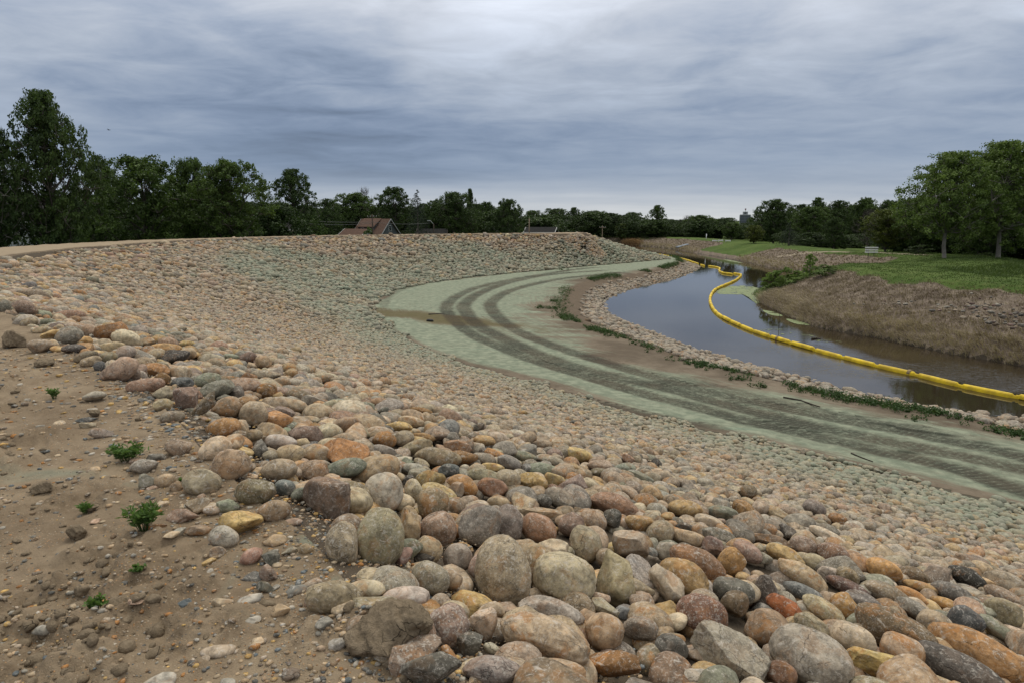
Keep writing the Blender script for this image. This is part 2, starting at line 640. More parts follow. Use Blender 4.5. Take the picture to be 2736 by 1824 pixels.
# sprayed green mulch: bench first, then the lower stone slope in drifts
kb = np.clip(GF['t'] / np.maximum(GF['t'] - GF['e'], 1e-6), 0, 1)
dye = np.zeros(len(gx))
n1 = fbm(gx, gy, 0.16, 4, 51)
n2 = fbm(gx * 0.25, gy * 1.6, 0.8, 4, 52)
farb = sstep(gy, 38, 60)
lim = 0.84 - 0.20 * sstep(gy, 20, 28) + 0.30 * sstep(gy, 30, 44)
dye_b = (1 - sstep(kb + 0.30 * n1 + 0.24 * n2, lim - 0.26, lim + 0.22)) * sstep(GF['t'] + 0.6 * n1, -0.1, 0.5)
damp = (1 - sstep(np.hypot((gx + 3.8) / 5.2, (gy - 37.6 + 0.55 * (gx + 3.8)) / 2.3) + 0.9 * fbm(gx, gy, 0.45, 4, 77), 0.35, 1.3))
toe_brown = (1 - sstep(GF['t'] + 0.5 * n1, 0.25, 1.0)) * (1 - sstep(gy, 22, 32)) * 0.75
dye = np.where(GZN == 2, dye_b * (1 - 0.85 * damp) * (1 - toe_brown), 0)


def slope_dye(x, y, c, t):
    """how far the green mulch covers the stones (also used for the stones themselves)"""
    k = np.clip(c / np.maximum(c - t, 1e-6), 0, 1)
    far = sstep(y, 34, 50)
    w = fbm(x + 0.6 * y, y, 0.11, 3, 61)
    w2 = fbm(x, y, 0.5, 3, 62)
    lo = 0.62 - 0.48 * far
    v = sstep(k + 0.30 * w * (0.4 + far) + 0.10 * w2, lo, lo + 0.34)
    return np.clip(v * (0.62 + 0.14 * far + 0.45 * w), 0, 0.95)


dye = np.where(GZN == 1, slope_dye(gx, gy, GF['c'], GF['t']), dye)

# far bank: dry riprap slope or mown grass
s_ = GF['rs']
nb = fbm(gx, gy, 0.35, 4, 71)
brown = (1 - sstep(GF['r'] + 1.3 * nb, 5.4, 6.3))
alongA = 1 - sstep(s_ + 2.5 * nb, _tip - 3.0, _tip + 1.0)
alongB = sstep(s_ + 2.5 * nb, _cove - 2, _cove + 1.5) * (1 - sstep(s_ + 2 * nb, _g1 - 2, _g1 + 2))
alongC = sstep(s_ + 2.5 * nb, _g2 - 3, _g2 + 3)
wideB = (1 - sstep(GF['r'] + 1.3 * nb, 5.6, 6.6))
brown = np.clip(brown * alongA + wideB * alongB + wideB * alongC, 0, 1)
brown = np.maximum(brown, (1 - sstep(GF['r'] + 0.5 * nb, 0.6, 1.3)) * sstep(s_, _cove, _cove + 4))
pth, _ = Line(P(full([(2120, 596), (1990, 586), (1850, 579), (1780, 576)]), 2.0), 1.0).query(GQ)
path_m = np.where(GZN == 5, (1 - sstep(np.abs(pth) + 0.5 * nb, 0.45, 0.95)), 0)
GATTR = {'track': track, 'ts': tr_s, 'td': tr_d, 'bk': np.clip(GF['t'], -1, 60), 'bs': GF['ts'], 'dye': dye, 'damp': damp * (GZN == 2), 'brown': brown, 'path': path_m,
         'cd': np.clip(GF['c'], -30, 30), 'ed': GF['e'], 'rd': np.clip(GF['r'], -5, 60), 'gl': np.where(GZN == 5, GF['rs'], 0)}


# ------------------------------------------------------------------ ground materials
def mat_crest():
    m, n = new_mat('crest_dirt')
    p = n.pos()
    big = n.noise(p, 0.9, 5, 0.6)
    mid = n.noise(p, 7, 6, 0.65)
    fine = n.noise(p, 60, 4, 0.7)
    grit = n.noise(p, 240, 2, 0.6)
    c = n.mix(n.step(big, 0.35, 0.68), (0.205, 0.152, 0.100), (0.300, 0.230, 0.155))
    c = n.mix(n.step(mid, 0.40, 0.66, 0, 0.55), c, (0.140, 0.098, 0.062))
    c = n.mix(n.step(fine, 0.55, 0.75, 0, 0.5), c, (0.29, 0.225, 0.155))
    # grit of all colours
    cell = n.node('ShaderNodeTexVoronoi', feature='F1')
    n.put(cell.inputs['Vector'], p)
    cell.inputs['Scale'].default_value = 95
    isg = n.math('MULTIPLY', n.step(cell.outputs['Distance'], 0.42, 0.30), n.step(n.noise(p, 5, 3), 0.42, 0.6, 0.15, 0.9))
    gcol = n.ramp(n.math('FRACT', n.math('MULTIPLY', n.vmath('DOT_PRODUCT', cell.outputs['Color'], (3.1, 1.7, 2.3), 1), 1.0)),
                  [(0.0, (0.10, 0.10, 0.10)), (0.3, (0.36, 0.27, 0.17)), (0.5, (0.42, 0.22, 0.10)), (0.7, (0.26, 0.20, 0.15)), (1.0, (0.46, 0.38, 0.28))])
    pick = n.math('GREATER_THAN', n.vmath('DOT_PRODUCT', cell.outputs['Color'], (0.0, 0.0, 1.0), 1), 0.62)
    c = n.mix(n.math('MULTIPLY', isg, pick), c, gcol)
    # a faint drift of the green spray
    g = n.math('MULTIPLY', n.step(n.noise(p, 1.1, 4, 0.6, 0.6), 0.60, 0.72), n.attr('dye'))
    c = n.mix(g, c, (0.22, 0.26, 0.20))
    # farther off the track top is packed and paler
    wv = n.node('ShaderNodeSeparateXYZ')
    n.put(wv.inputs[0], p)
    pale = n.step(wv.outputs[1], 14, 30)
    c = n.mix(n.math('MULTIPLY', pale, 0.75), c, n.mix(n.step(n.attr('cd'), -0.75, -0.35), (0.33, 0.258, 0.178), (0.125, 0.092, 0.06)))
    # grass on the land side
    gr = n.math('MAXIMUM', n.step(n.math('ADD', n.attr('cd'), n.math('MULTIPLY', big, 2.0)), -6.0, -8.0), n.step(wv.outputs[1], 96, 106))
    c = n.mix(gr, c, n.mix(mid, (0.035, 0.065, 0.018), (0.07, 0.10, 0.03)))
    h = n.math('ADD', n.math('MULTIPLY', mid, 0.6), n.math('ADD', n.math('MULTIPLY', fine, 0.35), n.math('MULTIPLY', grit, 0.12)))
    h = n.math('ADD', h, n.math('MULTIPLY', isg, 0.10))
    n.surface(c, 0.95, n.bump(h, 0.8, 0.03), 0.15)
    return m


def mat_slope():
    m, n = new_mat('slope_bed')
    p = n.pos()
    c = n.mix(n.noise(p, 6, 5), (0.055, 0.043, 0.032), (0.11, 0.086, 0.062))  # bed coloured dark so gaps between the stones read as shaded crevices
    c = n.mix(n.math('MULTIPLY', n.attr('dye'), 0.8), c, (0.12, 0.145, 0.11))
    n.surface(c, 1.0, n.bump(n.noise(p, 18, 5), 0.6, 0.05), 0.1)
    return m


def mat_bench():
    m, n = new_mat('bench_dirt')
    p = n.pos()
    big = n.noise(p, 0.35, 5, 0.6)
    mid = n.noise(p, 3.2, 6, 0.62)
    fine = n.noise(p, 22, 4, 0.7)
    dirt = n.mix(n.step(big, 0.38, 0.64), (0.118, 0.093, 0.068), (0.200, 0.161, 0.120))
    dirt = n.mix(n.step(mid, 0.45, 0.70, 0, 0.6), dirt, (0.105, 0.080, 0.060))
    green = n.mix(n.step(mid, 0.36, 0.66), (0.170, 0.194, 0.142), (0.268, 0.287, 0.212))
    mp = n.node('ShaderNodeMapping')
    mp.inputs['Scale'].default_value = (0.10, 1.4, 1.0)
    n.put(mp.inputs[0], p)
    streak = n.noise(mp.outputs[0], 1.2, 5, 0.65)
    teal = n.step(streak, 0.60, 0.74)
    green = n.mix(n.math('MULTIPLY', teal, 0.22), green, (0.16, 0.27, 0.21))
    cover = n.math('ADD', n.attr('dye'), n.math('MULTIPLY', n.math('SUBTRACT', fine, 0.5), 0.55))
    cover = n.math('ADD', cover, n.math('MULTIPLY', n.math('SUBTRACT', streak, 0.52), 0.9))
    # long fine lines left by everything that drove along the bench
    lane = n.node('ShaderNodeCombineXYZ')
    n.put(lane.inputs[0], n.math('MULTIPLY', n.math('ADD', n.attr('bk'), n.math('MULTIPLY', big, 0.8)), 5.5))
    n.put(lane.inputs[1], n.math('MULTIPLY', n.attr('bs'), 0.10))
    lines = n.noise(lane.outputs[0], 1.6, 6, 0.7)
    cover = n.math('ADD', cover, n.math('MULTIPLY', n.math('SUBTRACT', lines, 0.50), 1.9))
    cover = n.step(cover, 0.22, 0.95)
    c = n.mix(cover, dirt, green)
    c = n.mix(n.attr('damp'), c, n.mix(mid, (0.085, 0.070, 0.035), (0.15, 0.13, 0.07)))
    # tracks: fresh dark soil in cleat ribs
    ts = n.attr('ts')
    td = n.attr('td')
    wob = n.math('MULTIPLY_ADD', n.noise(p, 2.5, 3), 0.9, n.math('MULTIPLY', td, 0.9))
    rib = n.math('SINE', n.math('ADD', n.math('MULTIPLY', ts, 2 * math.pi / 0.155), n.math('MULTIPLY', wob, 2.5)))
    rib = n.math('MULTIPLY_ADD', rib, 0.5, 0.5)
    churn = n.noise(p, 9, 5, 0.7)
    tr = n.math('MULTIPLY', n.attr('track'), n.step(n.math('ADD', n.math('MULTIPLY', lines, 0.8), n.math('MULTIPLY', n.noise(p, 0.9, 4, 0.6), 0.7)), 0.42, 0.74, 0.45, 1.0))
    rib = n.math('MULTIPLY', rib, n.step(n.noise(p, 0.55, 3), 0.42, 0.60))
    dk = n.math('MULTIPLY', tr, n.step(n.math('ADD', n.math('MULTIPLY', rib, 0.30), n.math('MULTIPLY', churn, 1.25)), 0.34, 0.76))
    soil = n.mix(n.step(n.noise(p, 0.5, 3), 0.4, 0.6), (0.050, 0.046, 0.037), (0.078, 0.060, 0.045))
    c = n.mix(n.math('MULTIPLY', dk, 0.82), c, soil)
    crumbs = n.math('MULTIPLY', n.step(n.voro(p, 14), 0.22, 0.12), n.step(n.noise(p, 1.3, 3), 0.52, 0.66))
    c = n.mix(n.math('MULTIPLY', crumbs, 0.55), c, (0.10, 0.085, 0.065))
    h = n.math('ADD', n.math('MULTIPLY', mid, 0.8), n.math('MULTIPLY', fine, 0.25))
    h = n.math('SUBTRACT', h, n.math('MULTIPLY', tr, n.math('ADD', n.math('MULTIPLY', rib, 0.55), n.math('MULTIPLY', churn, 1.9))))
    n.surface(c, 1.0, n.bump(h, 0.9, 0.06), 0.08)
    return m


def mat_shore():
    m, n = new_mat('shore_soil')
    p = n.pos()
    c = n.mix(n.noise(p, 2.5, 6, 0.65), (0.085, 0.064, 0.046), (0.19, 0.145, 0.105))
    n.surface(c, 1.0, n.bump(n.noise(p, 9, 5, 0.7), 0.8, 0.08), 0.1)
    return m


def mat_bed():
    m, n = new_mat('river_mud')
    n.surface((0.045, 0.035, 0.024), 0.9)
    return m


def mat_bank():
    m, n = new_mat('bank_turf')
    p = n.pos()
    big = n.noise(p, 0.22, 4, 0.6)
    mid = n.noise(p, 1.6, 6, 0.65)
    fine = n.noise(p, 11, 4, 0.7)
    g = n.mix(n.step(big, 0.38, 0.62), (0.056, 0.092, 0.021), (0.086, 0.126, 0.032))
    g = n.mix(n.step(mid, 0.45, 0.72, 0, 0.55), g, (0.115, 0.118, 0.045))
    g = n.mix(n.step(fine, 0.45, 0.7, 0, 0.4), g, (0.028, 0.052, 0.012))
    d = n.mix(n.step(mid, 0.38, 0.64), (0.135, 0.105, 0.084), (0.225, 0.182, 0.140))
    d = n.mix(n.step(n.noise(p, 4.5, 5, 0.7), 0.5, 0.68, 0, 0.8), d, (0.080, 0.060, 0.048))
    c = n.mix(n.step(n.math('ADD', n.attr('brown'), n.math('MULTIPLY', n.math('SUBTRACT', fine, 0.5), 0.5)), 0.35, 0.65), g, d)
    c = n.mix(n.attr('path'), c, (0.30, 0.25, 0.19))
    n.surface(c, 1.0, n.bump(n.math('ADD', mid, n.math('MULTIPLY', fine, 0.4)), 0.7, 0.12), 0.08)
    return m


GMATS = [mat_crest(), mat_slope(), mat_bench(), mat_shore(), mat_bed(), mat_bank()]
GNAMES = ['ground', 'bank_slope', 'dirt_track', 'shore', 'riverbed', 'grass_bank']
for zi in range(6):
    fq = quads[fz == zi]
    used, inv = np.unique(fq, return_inverse=True)
    fq = inv.reshape(-1, 4)
    keep = {0: ('dye', 'cd'), 1: ('dye',), 2: ('track', 'ts', 'td', 'dye', 'damp', 'bk', 'bs'), 3: (), 4: (), 5: ('brown', 'path')}[zi]
    at = {k: GATTR[k][used] for k in keep}
    if zi == 0:
        at['dye'] = (1 - sstep(D_[used], 3, 8)) * 0.8
    vv = GV[used].copy()
    if zi == 1:
        vv[:, 2] -= 0.05 * sstep(GF['c'][used], 0.1, 0.6) * sstep(-GF['t'][used], 0.1, 0.6)
    me = build_mesh(GNAMES[zi], vv, fq, GMATS[zi], True, at)
    link(GNAMES[zi], me, kind='structure')
me = None

# ------------------------------------------------------------------ river water
def mat_water():
    m, n = new_mat('river_water')
    p = n.pos()
    sx = n.node('ShaderNodeSeparateXYZ')
    n.put(sx.inputs[0], p)
    calm = n.step(sx.outputs[1], 44, 22)
    mp = n.node('ShaderNodeMapping')
    mp.inputs['Rotation'].default_value = (0, 0, math.radians(-35))
    mp.inputs['Scale'].default_value = (1.0, 2.2, 1.0)
    n.put(mp.inputs[0], p)
    rip = n.noise(mp.outputs[0], 3.2, 3, 0.5, 0.4)
    patch = n.math('MULTIPLY', n.step(n.noise(p, 0.16, 2), 0.42, 0.62), calm)
    swell = n.noise(p, 0.8, 2)
    h = n.math('ADD', n.math('MULTIPLY', rip, n.math('MULTIPLY_ADD', patch, 1.5, 0.06)), n.math('MULTIPLY', swell, 0.10))
    n.surface((0.030, 0.022, 0.014), n.math('MULTIPLY_ADD', patch, 0.05, 0.035), n.bump(h, 0.16, 0.10), 0.5, IOR=1.33)
    return m


wx = (-320, 160)
wy = (-60, 420)
wv = np.array([(wx[0], wy[0], 0), (wx[1], wy[0], 0), (wx[1], wy[1], 0), (wx[0], wy[1], 0)], float)
link('river_water', build_mesh('river_water', wv, np.array([[0, 1, 2, 3]]), mat_water(), False), kind='structure')
# ------------------------------------------------------------------ stones
def ico(n):
    bm = bmesh.new()
    bmesh.ops.create_icosphere(bm, subdivisions=n, radius=1.0)
    v = np.array([x.co[:] for x in bm.verts])
    f = np.array([[q.index for q in p.verts] for p in bm.faces])
    bm.free()
    return v / np.linalg.norm(v, axis=1)[:, None], f


ICO = {k: ico(k) for k in (1, 2, 3, 4, 5)}


def unit(rng, n, k):
    a = rng.normal(size=(n, k, 3))
    return a / np.linalg.norm(a, axis=2)[..., None]


def stone_shapes(rng, n, lev, angular):
    """n unit stones (n,V,3); angular (n,) 0 round cobble .. 1 broken rock"""
    base, f = ICO[lev]
    v = np.repeat(base[None], n, 0)
    ang = np.asarray(angular, float)[:, None]
    # cut facets
    for k in range(9):
        d = unit(rng, n, 1)[:, 0]
        on = (k < 4 + 5 * ang[:, 0])
        h = np.where(ang[:, 0] > 0.5, rng.uniform(0.50, 0.80, n), rng.uniform(0.66, 0.95, n))
        st = np.where(ang[:, 0] > 0.5, 0.96, rng.uniform(0.55, 0.92, n)) * on
        dd = np.einsum('nvk,nk->nv', v, d) - h[:, None]
        v = v - (np.maximum(dd, 0) * st[:, None])[..., None] * d[:, None]
    # lumps
    r = np.zeros(v.shape[:2])
    for k, (a, fr) in enumerate(((0.075, 1.6), (0.055, 2.4), (0.03, 4.2), (0.02, 6.5))):
        w = unit(rng, n, 1)[:, 0] * fr * rng.uniform(0.8, 1.2, (n, 1))
        r += a * np.sin(np.einsum('nvk,nk->nv', v, w) + rng.uniform(0, 6.28, (n, 1)))
    v = v * (1 + r[..., None])
    if lev >= 4:
        for k in range(5):
            w = unit(rng, n, 1)[:, 0] * rng.uniform(9, 22, (n, 1))
            w2 = unit(rng, n, 1)[:, 0] * rng.uniform(9, 22, (n, 1))
            a = rng.uniform(0.003, 0.008, (n, 1)) * (1 + 0.6 * ang)
            rr = a * np.sin(np.einsum('nvk,nk->nv', v, w) + 3 * np.sin(np.einsum('nvk,nk->nv', v, w2)))
            v = v * (1 + rr[..., None])
    # fill the unit box
    lo, hi = v.min(1), v.max(1)
    v = (v - ((lo + hi) / 2)[:, None]) / ((hi - lo) / 2)[:, None]
    return v, f


SC = {  # albedo, rust, band, speck
    'tan': ((.390, .278, .168), .7, 0, .5), 'beige': ((.450, .345, .228), .5, .1, .6), 'cream': ((.540, .440, .300), .45, 0, .5),
    'pink': ((.370, .250, .175), .4, 0, .8), 'rpink': ((.360, .190, .125), .3, .1, .8), 'rust': ((.370, .175, .058), .95, .1, .4),
    'orange': ((.470, .235, .072), .9, 0, .3), 'ored': ((.370, .105, .025), .5, 0, .1), 'yellow': ((.490, .315, .115), .7, 0, .3),
    'brown': ((.245, .165, .098), .6, .1, .5), 'olive': ((.275, .225, .138), .3, 0, .5), 'grey': ((.265, .240, .198), .25, .5, .7),
    'lgrey': ((.410, .365, .300), .35, .3, .8), 'dgrey': ((.120, .113, .100), .15, .4, .5), 'black': ((.048, .045, .041), .2, .5, .3),
    'blue': ((.130, .150, .158), .15, .2, .4), 'green': ((.205, .240, .170), .25, .1, .5), 'purple': ((.205, .130, .105), .25, .3, .5),
    'pgrey': ((.345, .268, .192), .45, .2, .8), 'redbr': ((.275, .140, .082), .5, .2, .4),
}
FILLC = ['tan'] * 20 + ['beige'] * 15 + ['pgrey'] * 10 + ['pink'] * 4 + ['grey'] * 11 + ['lgrey'] * 9 + ['orange'] * 2 + ['rust'] * 4 + ['yellow'] * 7 + ['cream'] * 8 + ['brown'] * 6 + ['dgrey'] * 4 + ['blue'] * 2 + ['purple'] * 2 + ['olive'] * 4 + ['green'] * 3 + ['redbr'] * 2 + ['rpink'] * 2


def mat_stone():
    m, n = new_mat('field_stone')
    col = n.attr('col', 'Color')
    dye = n.attr('col', 'Alpha')
    par = n.node('ShaderNodeSeparateXYZ')
    n.put(par.inputs[0], n.attr('par', 'Vector'))
    rust, band, speck = par.outputs
    lp = n.attr('lp', 'Vector')
    mot = n.noise(lp, 20, 7, 0.66, 0.4)
    big = n.noise(lp, 4.5, 4, 0.55, 0.6)
    c = n.mix(n.step(mot, 0.32, 0.68), n.vmath('SCALE', col, 0.60), n.vmath('SCALE', col, 1.38))
    # warm and cool drift inside one stone
    c = n.mix(n.step(big, 0.55, 0.75, 0, 0.5), c, n.vmath('MULTIPLY', col, (0.72, 0.82, 0.95)))
    st = n.math('MULTIPLY', n.step(n.noise(n.vmath('ADD', lp, (7.3, 1.1, 3.9)), 8, 7, 0.66, 0.7), 0.51, 0.60), n.math('MULTIPLY', rust, 0.85))
    c = n.mix(st, c, (0.36, 0.160, 0.045))
    # foliation bands
    sp = n.node('ShaderNodeSeparateXYZ')
    n.put(sp.inputs[0], lp)
    wob = n.math('MULTIPLY_ADD', n.noise(lp, 5, 3), 5.0, n.math('MULTIPLY', n.math('ADD', sp.outputs[2], n.math('MULTIPLY', sp.outputs[0], 0.4)), 95))
    bn = n.math('MULTIPLY_ADD', n.math('SINE', wob), 0.5, 0.5)
    c = n.mix(n.math('MULTIPLY', n.step(bn, 0.35, 0.8), n.math('MULTIPLY', band, 0.75)), c, n.vmath('SCALE', col, 0.55))
    # grains, scuffs and dust
    g1 = n.noise(lp, 90, 3, 0.6)
    c = n.mix(n.math('MULTIPLY', n.step(g1, 0.54, 0.64), n.math('MULTIPLY', speck, 0.55)), c, (0.56, 0.52, 0.46))
    g2 = n.noise(n.vmath('ADD', lp, (3, 9, 1)), 110, 3, 0.6)
    c = n.mix(n.math('MULTIPLY', n.step(g2, 0.57, 0.66), n.math('MULTIPLY', speck, 0.7)), c, (0.06, 0.055, 0.05))
    sc = n.math('MULTIPLY', n.step(n.noise(lp, 22, 8, 0.78, 1.2), 0.53, 0.63), 0.60)
    c = n.mix(sc, c, (0.55, 0.50, 0.44))
    c = n.mix(n.math('MULTIPLY', n.step(n.noise(n.vmath('ADD', lp, (1, 2, 8)), 14, 6, 0.72, 1.0), 0.57, 0.66), 0.6), c, n.vmath('SCALE', col, 0.45))
    ck = n.voro(n.vmath('ADD', lp, n.vmath('SCALE', n.noise(lp, 9, 4, 0.6, out='Color'), 0.12)), 6, 'DISTANCE_TO_EDGE')
    ck = n.math('MULTIPLY', n.step(ck, 0.016, 0.0), n.step(n.noise(lp, 4, 2), 0.50, 0.58))
    c = n.mix(n.math('MULTIPLY', ck, 0.6), c, n.vmath('SCALE', col, 0.25))
    dd = n.math('MULTIPLY', dye, n.step(n.math('ADD', n.noise(lp, 12, 4, 0.6), n.math('MULTIPLY', dye, 0.5)), 0.35, 0.95, 0.35, 1.0))
    c = n.mix(dd, c, n.mix(mot, (0.190, 0.214, 0.158), (0.285, 0.305, 0.226)))
    h = n.math('ADD', n.math('MULTIPLY', n.noise(lp, 30, 6, 0.65), 0.7), n.math('MULTIPLY', n.noise(lp, 110, 4, 0.7), 0.35))
    h = n.math('ADD', h, n.math('MULTIPLY', bn, n.math('MULTIPLY', band, 0.15)))
    h = n.math('SUBTRACT', h, n.math('MULTIPLY', ck, 0.8))
    n.surface(c, 0.82, n.bump(h, 0.55, 0.012), 0.25)
    return m


M_STONE = mat_stone()


DUSTY = 0.26


def colour_of(key, rng):
    c, r, b, s = SC[key]
    c = np.array(c)
    c = c + DUSTY * (np.array([.330, .252, .165]) * (c.mean() / .249) ** 0.6 - c)
    c = c * 0.90 * rng.uniform(0.62, 1.28) * rng.uniform(0.95, 1.05, 3)
    return c, (r * rng.uniform(0.3, 1.2), b * (rng.random() < 0.7), s * rng.uniform(0.4, 1.2))


def rot_matrix(ax):
    """columns are the local axes"""
    return np.stack(ax, -1)


